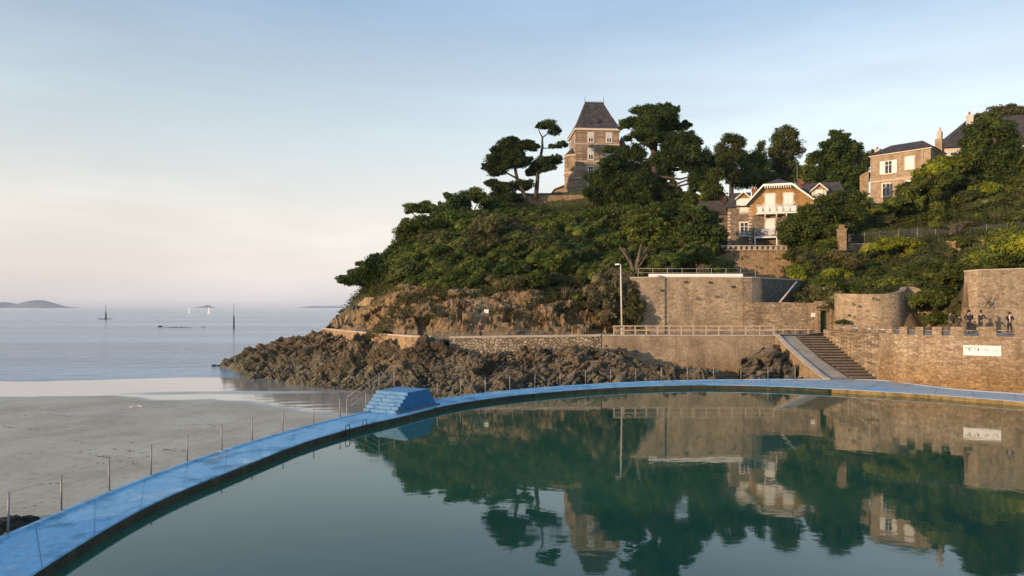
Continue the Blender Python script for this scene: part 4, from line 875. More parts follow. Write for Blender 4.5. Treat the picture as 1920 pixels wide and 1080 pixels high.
# walls higher up the hill
wall('tower_garden_wall', [at(935, 392, 116).xy, at(975, 386, 117.3).xy, at(992, 380, 117.8).xy, at(1100, 380, 118.4).xy], 20.5, [CAM_Z+188*116/F, CAM_Z+191*117.3/F, CAM_Z+209*117.8/F, CAM_Z+211*118.4/F], S_TERR, 'sunlit ochre garden wall below the tall tower house', th=0.5)
wall('villa_terrace_wall', [at(1342, 470, 91).xy, at(1352, 470, 90.6).xy, at(1492, 470, 90.4).xy], 8.6, CAM_Z+106*90.5/F, S_TERR, 'high sunlit ochre terrace wall beneath the gabled villa', th=0.6, batter=0.04)
def balustrade():
    x0 = X(1345, 90.4); x1 = X(1475, 90.4); z = CAM_Z+106*90.5/F; o = empty('terrace_parapet', (x0, 90.25, z+0.004), label='pale pierced stone parapet along the top of the villa terrace wall', cat='parapet')
    W = x1-x0; m = MB(); m.box(0, W, 0, 0.35, 0, 0.12); m.build('base_course', CONC, o)
    m = MB(); m.box(-0.03, W+0.03, -0.03, 0.38, 0.56, 0.68); m.build('coping', CONC, o)
    for i in range(14): m = MB(); x = i*W/13; m.box(max(0, x-0.16), min(W, x+0.16), 0.02, 0.33, 0.122, 0.558); m.build('pier', CONC, o)
balustrade()
wall('brick_garden_wall', [at(1588, 460, 84).xy, at(1650, 460, 84).xy], 10.0, CAM_Z+118*84/F, S_TERR, 'pinkish stone garden wall left of the bright hedge', th=0.4, cap=(0.1, 0.03))
wall('slope_bank_wall', [at(1772, 460, 78).xy, at(1850, 460, 76).xy], 9.0, [CAM_Z+124*78/F, CAM_Z+127*76/F], S_TERR, 'ochre bank wall above the bushes near the wire fence', th=0.4)
wall('old_wall_stub', [at(1612, 340, 97).xy, at(1629, 340, 96.5).xy], 20.5, [CAM_Z+247*97/F, CAM_Z+256*96.5/F], S_TERR, 'broken orange wall stub left of the square stone house', th=0.5)
def pillar():
    b = at(1578, 470, 82); m = MB(); m.box(-0.42, 0.42, -0.35, 0.35, 0, 2.5); m.prism_z([(-0.5, -0.45), (0.5, -0.45), (0.5, 0.45), (-0.5, 0.45)], 2.503, 2.62); m.box(-0.25, 0.25, -0.2, 0.2, 2.623, 3.1)
    o = m.build('gate_pillar', S_TERR); o.location = b; tag(o, 'square stone gate pillar at the end of the slope wall below the villa', 'pillar')
pillar()
def mesh_fence():
    pts = [at(1592, 458, 84.5), at(1650, 452, 84), at(1720, 447, 82), at(1790, 452, 79), at(1850, 442, 77), at(1930, 436, 74)]
    o = empty('slope_fence', pts[0], label='long grey wire mesh fence crossing the bushy slope on the right', cat='fence'); q = [p-pts[0] for p in pts]
    for i in range(len(q)-1):
        for t in (0, 0.5):
            p = q[i].lerp(q[i+1], t); m = MB(); m.tube([p-Vector((0, 0, 0.5)), p+Vector((0, 0, 1.3))], 0.035, 5); m.build('post', STEEL, o)
    m = MB()
    for z in [0.1*k for k in range(13)]: m.tube([p+Vector((0, 0, z)) for p in q], 0.012, 3)
    for i in range(len(q)-1):
        k = int((q[i+1]-q[i]).length/0.12)
        for j in range(k): p = q[i].lerp(q[i+1], j/k); m.tube([p, p+Vector((0, 0, 1.2))], 0.010, 3)
    m.build('wire_mesh', plain('fence_wire', (0.16, 0.16, 0.16), 0.6, 0.2), o)
mesh_fence()
# lookout on the point
wall('lookout_wall', [at(671, 575, 82.5).xy, at(686, 570, 80.6).xy, at(738, 570, 80.0).xy], 4.6, [6.2, 6.95, 6.95], S_TERR, 'low ochre wall of the lookout on the point', th=0.5)
def lookout_fence():
    b = at(669, 566, 83.5); o = empty('lookout_fence', b, label='short dark iron fence at the tip of the lookout under the leaning pine', cat='fence')
    for i in range(5): m = MB(); m.tube([(i*0.42, -i*0.3, -1.2), (i*0.42, -i*0.3, 0.7+0.35*(i % 2))], 0.04, 5); m.build('post', DARKM, o)
    m = MB(); m.tube([(0, 0, 0.3), (1.7, -1.2, 0.55)], 0.03, 5); m.build('rail', DARKM, o)
lookout_fence()

# ------------------------------------------------------------------ buildings (local frames: x along the front, y into the house, z up)
TOWER_STONE = stone('tower_banded_stone', [(0.280, 0.203, 0.140), (0.406, 0.301, 0.203), (0.504, 0.378, 0.259)], (0.238, 0.168, 0.119), (2.6, 0.34), stain=(0.14, 0.105, 0.075), stain_amt=0.7, coursed=True, warp=0.03, bump=0.8)
HOUSE_STONE = stone('house_stone', [(0.30, 0.225, 0.155), (0.37, 0.285, 0.20), (0.43, 0.335, 0.24)], (0.30, 0.235, 0.17), (0.7, 0.32), stain=(0.33, 0.23, 0.15), stain_amt=0.35, coursed=True, warp=0.03, bump=0.3)
VILLA_STONE = stone('villa_grey_stone', [(0.143, 0.116, 0.088), (0.220, 0.176, 0.132), (0.297, 0.242, 0.182)], (0.132, 0.105, 0.077), (0.38, 0.2), stain=(0.12, 0.09, 0.07), stain_amt=0.3)
VILLA_OCHRE = stone('villa_ochre_stone', [(0.33, 0.19, 0.075), (0.40, 0.24, 0.10), (0.46, 0.28, 0.125)], (0.34, 0.21, 0.10), (0.4, 0.22), stain=(0.3, 0.18, 0.08), stain_amt=0.3)
QUOIN = plain('quoin_stone', (0.52, 0.40, 0.30), 0.85, var=0.2)
BRICK = stone('chimney_brick', [(0.24, 0.09, 0.05), (0.32, 0.13, 0.075)], (0.26, 0.18, 0.13), (0.24, 0.08), coursed=True, warp=0.0, stain=(0.16, 0.1, 0.08), stain_amt=0.4)
CREAM = plain('cream_render', (0.60, 0.52, 0.42), 0.85, var=0.1)
def window(parent, x, z, w_, h_, y=0.0, shutters=None, closed=False, sill=True, frame=WINWHITE, bars=2, surround=None, half=False):
    """window standing proud of the wall face by centimetres, frame > pane"""
    m = MB(); t = 0.09; y0 = y-0.07; y1 = y-0.012
    m.box(x, x+t, y0, y1, z, z+h_); m.box(x+w_-t, x+w_, y0, y1, z, z+h_); m.box(x+t, x+w_-t, y0, y1, z+h_-t, z+h_); m.box(x+t, x+w_-t, y0, y1, z, z+t)
    if not closed:
        if bars >= 2: m.box(x+w_/2-0.04, x+w_/2+0.04, y0+0.01, y1, z+t, z+h_-t)
        m.box(x+t, x+w_-t, y0+0.015, y1, z+h_*0.66, z+h_*0.66+0.05)
    f = m.build('window', frame, parent)
    if closed:
        for s in (0, 1):
            m = MB(); a = x+t+s*(w_/2-t)+0.01; b = a+w_/2-t-0.02; m.box(a, b, y0-0.015, y1, z+t, z+h_-t)
            for k in range(int(h_/0.22)): m.box(a+0.05, b-0.05, y0-0.03, y0-0.016, z+t+0.05+k*0.22, z+t+0.17+k*0.22)
            m.build('shutter', WINWHITE, f)
    else:
        m = MB(); m.box(x+t, x+w_-t, y1-0.02, y1-0.004, z+t, z+h_-t); m.build('pane', GLASS, f)
        if half: m = MB(); m.box(x+t, x+w_-t, y1-0.035, y1-0.022, z+h_*0.42, z+h_-t); m.build('blind', plain('blind', (0.45, 0.45, 0.46), 0.8), f)
    if sill: m = MB(); m.box(x-0.1, x+w_+0.1, y-0.16, y-0.002, z-0.14, z-0.004); m.build('sill', QUOIN, f)
    if surround:
        m = MB(); s = surround; yb = y-0.035
        m.box(x-s, x-0.004, yb, y+0.02, z, z+h_+s); m.box(x+w_+0.004, x+w_+s, yb, y+0.02, z, z+h_+s); m.box(x-0.004, x+w_+0.004, yb, y+0.02, z+h_+0.004, z+h_+s); m.build('surround', QUOIN, f)
    if shutters:
        for s in (-1, 1):
            a = x-shutters-0.03 if s < 0 else x+w_+0.03; m = MB(); m.box(a, a+shutters, y-0.12, y-0.06, z, z+h_)
            for k in range(int(h_/0.25)): m.box(a+0.06, a+shutters-0.06, y-0.135, y-0.121, z+0.06+k*0.25, z+0.2+k*0.25)
            m.build('shutter', WINWHITE, f)
    return f
def tower_house():
    b = at(1080, 362, 125); o = empty('tower_house', b, math.radians(4), label='tall banded stone house with a steep slate pavilion roof and two iron finials', cat='house')
    W = 8.05; D = 8.0; H = 11.5
    m = MB(); m.box(0, W, 0, D, -3, H); m.build('wall', TOWER_STONE, o)
    m = MB()                                                              # string courses
    for z in (2.7, 5.75, 8.9): m.box(-0.08, W+0.08, -0.08, D+0.08, z, z+0.22)
    m.build('string_course', QUOIN, o)
    m = MB(); m.box(-0.28, W+0.28, -0.28, D+0.28, H+0.003, H+0.42); m.build('cornice', CREAM, o)
    # flared pavilion roof
    m = MB(); cx, cy = W/2, D/2; z0 = H+0.425
    L_ = [(cx+0.62, cy+0.62, 0), (cx+0.1, cy+0.1, 0.65), (3.05, 2.9, 3.0), (1.85, 0.75, 5.6)]
    L_ = [(W/2+0.42, D/2+0.42, 0), (W/2-0.2, D/2-0.2, 0.7), (W/2-1.25, D/2-1.5, 2.9), (1.8, 0.6, 5.6)]
    P = [[(cx-a, cy-c, z0+h), (cx+a, cy-c, z0+h), (cx+a, cy+c, z0+h), (cx-a, cy+c, z0+h)] for a, c, h in L_]
    for i in range(3):
        for j in range(4): m.face([P[i][j], P[i][(j+1) % 4], P[i+1][(j+1) % 4], P[i+1][j]])
    m.face(P[-1]); m.face(P[0][::-1]); rf = m.build('roof', SLATE, o)
    m = MB(); m.box(cx-1.8, cx+1.8, cy-0.65, cy-0.55, z0+5.61, z0+5.80)
    for k in range(19): m.box(cx-1.78+k*0.195, cx-1.72+k*0.195, cy-0.63, cy-0.57, z0+5.80, z0+6.02)
    m.build('ridge_cresting', DARKM, rf)
    for s in (-1, 1): m = MB(); m.tube([(cx+s*1.78, cy-0.6, z0+5.5), (cx+s*1.78, cy-0.6, z0+5.95), (cx+s*1.78, cy-0.6, z0+6.9)], [0.07, 0.05, 0.03], 5); m.build('finial', DARKM, rf)
    m = MB(); m.prism_y([(cx-0.3, z0+1.15), (cx+0.3, z0+1.15), (cx+0.3, z0+1.7), (cx, z0+2.0), (cx-0.3, z0+1.7)], 0.15, 1.6); m.build('roof_dormer', SLATE, rf)
    m = MB()
    for k in range(8): a = math.pi*2*k/8; m.tube([(cx+0.28*math.cos(a), 2.55, z0+4.2+0.28*math.sin(a)), (cx+0.28*math.cos(a+0.8), 2.55, z0+4.2+0.28*math.sin(a+0.8))], 0.06, 4)
    m.build('round_vent', DARKM, rf)
    for x, in ((2.25,), (5.65,)):
        for z, h in ((9.35, 1.75), (6.15, 2.0), (3.05, 1.9), (0.3, 1.7)): window(o, x, z, 0.95, h, 0, surround=0.16, bars=2, half=(z in (9.35, 6.15)))
    # left face: bay and small windows facing the sea
    side = empty('side_bay', (0, 0, 0)); side.parent = o
    bp = [(-0.01, 1.2), (-1.2, 2.0), (-1.6, 3.6), (-1.2, 5.4), (-0.01, 6.6)]
    m = MB(); m.prism_z(bp, -3, 7.2); m.build('bay_wall', TOWER_STONE, side)
    m = MB(); m.prism_z([(a*1.1, c) for a, c in bp], 4.0, 4.3); m.prism_z([(a*1.1, c) for a, c in bp], 7.203, 7.5); m.build('bay_course', QUOIN, side)
    m = MB(); top = (-0.02, 4.1, 9.3)
    q = [(a*1.12, 4.1+(c-4.1)*1.05, 7.503) for a, c in bp]
    for i in range(4): m.face([q[i], q[i+1], top])
    m.face([q[4], q[0], top]); m.face(q[::-1]); m.build('bay_roof', SLATE, side)
    for y in (1.0, 5.6):
        m = MB(); m.box(-0.07, -0.012, y, y+0.9, 9.4, 11.0); f = m.build('window', WINWHITE, o); m = MB(); m.box(-0.085, -0.072, y+0.1, y+0.8, 9.5, 10.9); m.build('pane', GLASS, f)
    m = MB(); m.prism_y([(-2.8, -3), (-0.02, -3), (-0.02, 2.6), (-1.0, 2.6), (-2.8, 1.9)], 7.2, 10.5); w2 = m.build('side_annex', HOUSE_STONE, o)
    m = MB(); m.prism_y([(-3.1, 1.75), (-1.0, 2.55), (-0.03, 2.61), (-0.03, 2.85), (-1.0, 2.8), (-3.1, 1.95)], 7.0, 10.8); m.build('annex_roof', SLATE, w2)
    m = MB(); c0 = (9.3, 3.5)
    m.tube([(c0[0], c0[1], -3), (c0[0], c0[1], 8.6)], 1.25, 12); tw = m.build('stair_turret', TOWER_STONE, o)
    m = MB(); m.tube([(c0[0], c0[1], 8.603), (c0[0], c0[1], 9.6), (c0[0], c0[1], 11.4)], [1.5, 0.9, 0.05], 12); m.build('turret_roof', SLATE, tw)
tower_house()

def villa():
    ang = math.radians(-17); b = at(1404, 462, 97.5)
    o = empty('gabled_villa', b, ang, label='half-hipped seaside villa with ochre gable, white shutters and long white balcony', cat='house')
    PXM = 97.5/F
    def U(px): return (px-1404)*PXM*1.04
    def Zz(py): return (462-py)*PXM
    # main block
    W = U(1512); ze = Zz(379); zk = Zz(349)
    g = [(0, -2), (W, -2), (W, ze-0.1), (U(1474), zk), (U(1430), zk), (0, ze-0.1)]
    m = MB(); m.prism_y([(0, -2), (W, -2), (W, 4.4), (0, 4.4)], 0, 7.5); m.build('wall', VILLA_STONE, o)
    m = MB(); m.prism_y([(0, 4.403), (W, 4.403), (W, ze-0.1), (U(1473), zk), (U(1430), zk), (0, ze-0.1)], 0, 7.5); m.build('gable_wall', VILLA_OCHRE, o)
    # roof planes: two slopes and the clipped end running up to a small peak
    m = MB(); ov = -0.75; zt = Zz(332); xc = U(1456)
    L0, L1 = (-0.55, ov, ze-0.35), (U(1428), ov, zk+0.08); R1, R0 = (U(1475), ov, zk+0.08), (W+0.45, ov, ze-0.35); T0 = (xc, 2.4, zt); T1 = (xc, 8.0, zt); LB = (-0.55, 8, ze-0.35); RB = (W+0.45, 8, ze-0.35)
    th = Vector((0, 0, -0.16))
    def slab(ps): 
        n = len(m.v); a = [Vector(p) for p in ps]; c = [p+th for p in a]; m.face(a); m.face(c[::-1])
        for i in range(len(a)): j = (i+1) % len(a); m.face([a[i], c[i], c[j], a[j]])
    slab([L0, L1, T0, T1, LB]); slab([R1, R0, RB, T1, T0]); slab([L1, R1, T0]); rf = m.build('roof', SLATE, o)
    m = MB()
    for a, c in ((L0, L1), (L1, R1), (R1, R0)):
        a = Vector(a); c = Vector(c); y = ov-0.06
        m.hexa([(a.x, y, a.z-0.32), (c.x, y, c.z-0.32), (c.x, y+0.055, c.z-0.32), (a.x, y+0.055, a.z-0.32), (a.x, y, a.z-0.02), (c.x, y, c.z-0.02), (c.x, y+0.055, c.z-0.02), (a.x, y+0.055, a.z-0.02)])
    for k in range(12): x = U(1431)+k*(U(1473)-U(1431))/11; m.box(x-0.06, x+0.06, ov-0.055, ov-0.02, zk-0.55, zk-0.235)
    m.build('bargeboard', WHITE, rf)
    # quoins
    m = MB()
    for k in range(14):
        for x in (0, W-0.32): wq = 0.42 if k % 2 else 0.28; xx = x if x == 0 else W-wq; m.box(xx-0.02, xx+wq+0.02, -0.03, 0.3, k*0.44, k*0.44+0.22)
    for xw in (U(1430), U(1449), U(1462), U(1480)): m.box(xw-0.12, xw+0.12, -0.04, 0.1, Zz(386), Zz(381)); m.box(xw-0.12, xw+0.12, -0.04, 0.1, Zz(370), Zz(366))
    m.build('quoins', QUOIN, o)
    for x0, x1 in ((1432, 1448), (1463, 1478)): window(o, U(x0), Zz(398), U(x1)-U(x0), Zz(365)-Zz(398), closed=True, sill=False, surround=0.12)
    window(o, U(1432), Zz(441), U(1448)-U(1432), Zz(412)-Zz(441), closed=True, sill=False, surround=0.12)
    def balcony(x0, x1, zf, h, dep, label=None, posts=False):
        bal = MB(); bal.box(x0, x1, -dep, -0.02, zf-0.18, zf); bb = bal.build('balcony', WHITE, o)
        m = MB(); y = -dep+0.05
        for (xa, ya, xb, yb) in ((x0+0.04, y, x1-0.04, y), (x0+0.04, y, x0+0.04, -0.03), (x1-0.04, y, x1-0.04, -0.03)):
            a = Vector((xa, ya, 0)); c = Vector((xb, yb, 0)); L_ = (c-a).length; u = (c-a)/max(L_, 1e-6)
            for z in (zf+0.08, zf+h-0.22, zf+h): m.tube([a+Vector((0, 0, z)), c+Vector((0, 0, z))], 0.045, 4)
            n = max(1, round(L_/0.9))
            for k in range(n+1): p = a+u*(L_*k/n); m.tube([p+Vector((0, 0, zf)), p+Vector((0, 0, zf+h))], 0.04, 4)
            for k in range(n):
                p = a+u*(L_*k/n); q = a+u*(L_*(k+1)/n); mid = (p+q)/2; zl = zf+0.1; zh = zf+h-0.24
                m.tube([p+Vector((0, 0, zl)), q+Vector((0, 0, zh))], 0.03, 3); m.tube([q+Vector((0, 0, zl)), p+Vector((0, 0, zh))], 0.03, 3)
                if not posts: m.hexa([p+u*0.12+Vector((0, 0.02, zl)), q-u*0.12+Vector((0, 0.02, zl)), q-u*0.12+Vector((0, 0.05, zl)), p+u*0.12+Vector((0, 0.05, zl)), p+u*0.12+Vector((0, 0.02, zh)), q-u*0.12+Vector((0, 0.02, zh)), q-u*0.12+Vector((0, 0.05, zh)), p+u*0.12+Vector((0, 0.05, zh))])
        m.build('balustrade', WHITE, bb)
        m = MB()
        if posts:
            for x in (x0+0.08, x1-0.08): m.box(x-0.07, x+0.07, -dep+0.02, -dep+0.16, -1, zf-0.183)
        else:
            for x in (x0+1.2, x1-1.4, (x0+x1)/2): m.prism_z([(x-0.06, -0.03), (x+0.06, -0.03), (x+0.06, -dep+0.2), (x-0.06, -dep+0.2)], zf-0.45, zf-0.183); m.tube([(x, -dep+0.2, zf-0.3), (x, -0.05, zf-1.2)], 0.05, 4)
        m.build('bracket', WHITE, bb)
    balcony(U(1416), U(1484), Zz(402), 1.1, 1.15)
    balcony(U(1413), U(1451), Zz(446), 1.05, 1.2, posts=True)
    # left wing, set back a little
    wx0 = U(1368); yw = 1.0; zl = Zz(386)
    m = MB(); m.box(wx0, -0.004, yw, 7.0, -2, zl); m.build('wing_wall', VILLA_STONE, o)
    m = MB(); m.prism_y([(wx0-0.1, zl+0.003), (wx0+0.2, zl+0.003), (wx0+0.2, zl+0.3), (wx0-0.1, zl+0.3)], yw-0.2, 7)
    zr = Zz(354); m.face([(wx0-0.2, yw-0.35, zl-0.02), (-0.3, yw-0.35, zl-0.02), (0.4, yw+2.2, zr), (wx0+0.5, yw+2.2, zr)]); m.face([(wx0-0.2, 7.2, zl), (wx0+0.5, yw+2.2, zr), (0.4, yw+2.2, zr), (0.4, 7.2, zl)]); m.face([(wx0-0.2, yw-0.35, zl-0.02), (wx0+0.5, yw+2.2, zr), (wx0-0.2, 7.2, zl)]); m.build('wing_roof', SLATE, o)
    def dormer(x0, x1, zb, zt, y, mat):
        m = MB(); m.box(x0+0.1, x1-0.1, y, y+1.6, zb, zt-0.9); d = m.build('dormer', mat, o)
        xm = (x0+x1)/2; m = MB()
        for a, c in (((x0-0.1, zt-1.0), (xm, zt)), ((xm, zt), (x1+0.1, zt-1.0))):
            m.hexa([(a[0], y-0.45, a[1]-0.16), (c[0], y-0.45, c[1]-0.16), (c[0], y+1.8, c[1]-0.16), (a[0], y+1.8, a[1]-0.16), (a[0], y-0.45, a[1]), (c[0], y-0.45, c[1]), (c[0], y+1.8, c[1]), (a[0], y+1.8, a[1])])
        m.build('dormer_gable', WHITE, d)
        m = MB(); m.prism_y([(x0+0.15, zt-0.97), (x1-0.15, zt-0.97), (xm, zt-0.2)], y-0.02, y+0.1); m.build('gable_infill', VILLA_OCHRE, d)
        return d
    dormer(U(1382), U(1408), Zz(388), Zz(357), yw-0.05, WINWHITE)
    window(o, U(1389), Zz(396), U(1404)-U(1389), Zz(371)-Zz(396), yw-0.055, closed=True)
    window(o, U(1389), Zz(440), U(1404)-U(1389), Zz(415)-Zz(440), yw, surround=0.14)
    m = MB()
    for z0_ in (Zz(400), Zz(442)):
        for k in range(6): x = U(1388)+k*(U(1405)-U(1388))/5; m.tube([(x, yw-0.22, z0_), (x, yw-0.22, z0_+0.55)], 0.03, 3)
        m.box(U(1388), U(1405), yw-0.25, yw-0.19, z0_+0.5, z0_+0.57); m.box(U(1388), U(1405), yw-0.25, yw-0.19, z0_+0.0, z0_+0.06)
    m.build('window_guard', WHITE, o)
    m = MB()
    for k in range(12): wq = 0.42 if k % 2 else 0.28; m.box(wx0-0.02, wx0+wq, yw-0.03, yw+0.3, k*0.44, k*0.44+0.24)
    m.build('quoins', QUOIN, o)
    # right wing with dormer
    m = MB(); m.box(W+0.004, W+4.2, 1.2, 7, -2, Zz(376)); m.build('wing_wall', VILLA_OCHRE, o)
    m = MB(); zz = Zz(376); m.face([(W-0.5, 0.9, zz), (W+4.5, 0.9, zz), (W+3.8, 3.6, Zz(341)), (W-1.5, 3.6, Zz(341))]); m.face([(W+4.5, 0.9, zz), (W+4.5, 7.2, zz), (W+3.8, 3.6, Zz(341))]); m.face([(W+4.5, 7.2, zz), (W-0.5, 7.2, zz), (W-1.5, 3.6, Zz(341)), (W+3.8, 3.6, Zz(341))]); m.build('wing_roof', SLATE, o)
    dormer(U(1509), U(1535), Zz(378), Zz(348), 0.9, CREAM); window(o, U(1516), Zz(377), U(1528)-U(1516), Zz(360)-Zz(377), 0.88, closed=True)
    for x0, x1, zt_, y in ((1491, 1501, 336, 3.5), (1412, 1421, 345, 4.0)):
        m = MB(); m.box(U(x0), U(x1), y, y+1.1, Zz(375), Zz(zt_)-0.3); ch = m.build('chimney', BRICK, o)
        m = MB(); m.box(U(x0)-0.08, U(x1)+0.08, y-0.08, y+1.18, Zz(zt_)-0.297, Zz(zt_)-0.1)
        for k in (0.25, 0.7): m.tube([(U(x0)+k*(U(x1)-U(x0)), y+0.5, Zz(zt_)-0.1), (U(x0)+k*(U(x1)-U(x0)), y+0.5, Zz(zt_)+0.3)], 0.12, 8)
        m.build('chimney_cap', BRICK, ch)
    m = MB(); m.tube([(U(1489), 3.3, Zz(345)), (U(1489), 3.3, Zz(306))], 0.03, 4); m.build('aerial_mast', STEEL, o)
villa()
def annex():
    o = empty('stone_annex', at(1300, 420, 103), math.radians(-8), label='low old outbuilding with mossy slate roofs left of the gabled villa', cat='outbuilding')
    m = MB(); m.box(0, 5.2, 0, 5, -2, 1.4); m.build('wall', VILLA_STONE, o)
    m = MB(); m.prism_y([(-0.3, 1.35), (5.4, 1.35), (4.6, 3.4), (0.8, 3.4)], -0.3, 5.3); m.build('roof', SLATE, o)
    m = MB(); m.box(3.9, 4.9, 1, 2, 2.8, 4.4); m.build('chimney', BRICK, o)
annex()
def square_house():
    L_ = at(1632, 300, 103); R_ = at(1745, 300, 97.2); v = (R_-L_); v.z = 0; W = v.length; ang = math.atan2(v.y, v.x)
    ze = CAM_Z+281*103/F; zb = 19.5
    o = empty('square_stone_house', (L_.x, L_.y, zb), ang, label='square golden stone house with shallow slate roof and white open shutters', cat='house')
    H = ze-zb; D = 6.5
    m = MB(); m.box(0, W, 0, D, -3, H); m.build('wall', HOUSE_STONE, o)
    m = MB(); m.box(-0.18, W+0.18, -0.18, D+0.18, H+0.003, H+0.2); m.build('cornice', CREAM, o)
    m = MB(); a, c = 0.45, D/2; h = 2.15; z = H+0.205
    P0 = [(-0.45, -0.45, z), (W+0.45, -0.45, z), (W+0.45, D+0.45, z), (-0.45, D+0.45, z)]; r0 = (1.9, D/2, z+h-0.35); r1 = (W-1.9, D/2, z+h-0.35)
    m.face([P0[0], P0[1], r1, r0]); m.face([P0[1], P0[2], r1]); m.face([P0[2], P0[3], r0, r1]); m.face([P0[3], P0[0], r0]); m.face(P0[::-1]); rf = m.build('roof', SLATE, o)
    def hx(px): return (px-1632)/(1745-1632)*W
    window(o, hx(1660), H-2.85, 1.05, 1.95, shutters=0.6, surround=0.05)
    window(o, hx(1699), H-2.6, 1.15, 1.85, closed=True, surround=0.16)
    window(o, hx(1655), H-6.2, 1.1, 2.0, surround=0.15); window(o, hx(1700), H-6.2, 1.1, 2.0, closed=True, surround=0.2)
    m = MB(); m.box(-0.04, W+0.04, -0.05, 0.1, H-3.9, H-3.65); m.build('string_course', QUOIN, o)
    m = MB(); m.tube([(W-1.0, -0.12, H), (W-1.0, -0.12, 0)], 0.06, 6); m.build('drainpipe', QUOIN, o)
    m = MB(); m.box(W-0.4, W+0.5, D-2.9, D-1.7, H-1, H+2.0); ch = m.build('chimney', HOUSE_STONE, o)
    m = MB(); m.box(W-0.2, W+0.35, D-2.7, D-1.9, H+2.003, H+3.1); m.tube([(W+0.1, D-2.3, H+3.1), (W+0.1, D-2.3, H+3.7)], 0.14, 8); m.build('chimney_stack', QUOIN, ch)
    m = MB(); m.box(0.1, 0.75, 1.4, 2.1, H, H+1.35); ch = m.build('chimney', QUOIN, o)
    m = MB(); m.tube([(0.4, 1.7, H+1.35), (0.4, 1.7, H+1.75)], 0.13, 8); m.build('chimney_pot', BRICK, ch)
square_house()
def far_house():
    d = 114; b = at(1766, 282, d); zb = 24
    o = empty('large_cream_house', (b.x, b.y, zb), math.radians(-12), label='big cream house with a broad slate roof half hidden by the dark round tree', cat='house')
    W = 20; H = CAM_Z+(576-278)*d/F-zb; D = 9
    m = MB(); m.box(0, W, 0, D, -4, H); m.build('wall', CREAM, o)
    m = MB(); z = H+0.01; h = 6.0; P0 = [(-0.5, -0.5, z), (W+0.5, -0.5, z), (W+0.5, D+0.5, z), (-0.5, D+0.5, z)]; r0 = (6.0, D/2, z+h); r1 = (W-2, D/2, z+h)
    m.face([P0[0], P0[1], r1, r0]); m.face([P0[1], P0[2], r1]); m.face([P0[2], P0[3], r0, r1]); m.face([P0[3], P0[0], r0]); m.face(P0[::-1]); m.build('roof', SLATE, o)
    m = MB(); m.box(4.9, 5.6, 2.2, 3.2, H+3.2, H+6.0); c = m.build('chimney', CREAM, o); m = MB(); m.tube([(5.2, 2.7, H+6), (5.2, 2.7, H+6.5)], 0.15, 8); m.build('chimney_pot', BRICK, c)
    for x in (1.2, 13.2, 15.4, 17.6): window(o, x, H-2.6, 1.2, 1.9, surround=0.1)
    m = MB(); m.box(12.6, 14.4, -0.3, 0.5, H-0.3, H+0.0); m.build('gutter', CREAM, o)
far_house()

# ------------------------------------------------------------------ foliage
def leaves(centers, radii, n_each, leaf, rng, flat=0.0, fill=0.35):
    """many small bent leaf sprays spread through ellipsoids: returns V, F"""
    C_ = np.repeat(centers, n_each, axis=0); R_ = np.repeat(radii, n_each, axis=0); N = len(C_)
    d = rng.normal(size=(N, 3)); d /= np.linalg.norm(d, axis=1)[:, None]
    rr = np.where(rng.random(N) < fill, rng.random(N)**0.5*0.9, 0.74+0.42*rng.random(N)**1.4)
    p = C_+d*R_*rr[:, None]
    nn = d*0.8+rng.normal(size=(N, 3))*0.55+np.array([0, 0, 0.35+flat]); nn /= np.linalg.norm(nn, axis=1)[:, None]
    t = np.cross(nn, rng.normal(size=(N, 3))); t /= np.linalg.norm(t, axis=1)[:, None]; b = np.cross(nn, t)
    s = leaf*(0.6+0.8*rng.random(N))[:, None]
    V = np.stack([p-t*s, p-b*s*0.55+nn*s*0.12, p+t*s, p+b*s*0.55+nn*s*0.12], 1).reshape(-1, 3)
    return V
def leafmesh(name, V, mat):
    n = len(V)//4; me = mesh_np(name, V, np.arange(n*4).reshape(n, 4)); me.materials.append(mat); return me
def clump_cloud(ell, rng, sub, leaf, dens, flat=0.0):
    """ell: (cx,cy,cz,rx,ry,rz). Breaks every ellipsoid into lobes, lobes into leaves"""
    cs, rs, ns = [], [], []
    for (cx, cy, cz, rx, ry, rz) in ell:
        rm = (rx*ry*rz)**(1/3); k = max(5, int(sub*(0.9+rm*1.5)))
        d = rng.normal(size=(k, 3)); d /= np.linalg.norm(d, axis=1)[:, None]
        f = (0.35+0.5*rng.random(k))[:, None]; c = np.array([cx, cy, cz])+d*f*np.array([rx, ry, rz])
        q = 0.20+0.34*rng.random(k)
        r = np.stack([q*rx*1.05, q*ry*1.05, q*max(rz, 0.5*rx)*0.9], -1)
        cs.append(c); rs.append(r)
    c = np.concatenate(cs); r = np.concatenate(rs)
    area = 4*np.pi*((r[:, 0]*r[:, 1]+r[:, 0]*r[:, 2]+r[:, 1]*r[:, 2])/3)
    n = np.maximum(12, (area*dens/(leaf*leaf)).astype(int))
    C2 = np.repeat(c, n, axis=0); R2 = np.repeat(r, n, axis=0)
    return leaves(C2, R2, 1, leaf, rng, flat)
def core(ell, rng, k=0.62):
    V = []; Fc = []
    bm = bmesh.new(); bmesh.ops.create_icosphere(bm, subdivisions=1, radius=1); vs = np.array([v.co[:] for v in bm.verts]); fs = np.array([[v.index for v in f.verts] for f in bm.faces]); bm.free()
    for i, (cx, cy, cz, rx, ry, rz) in enumerate(ell):
        V.append(vs*np.array([rx, ry, rz])*k*(0.85+0.3*rng.random((len(vs), 1)))+np.array([cx, cy, cz])); Fc.append(fs+i*len(vs))
    return np.concatenate(V), np.concatenate(Fc)
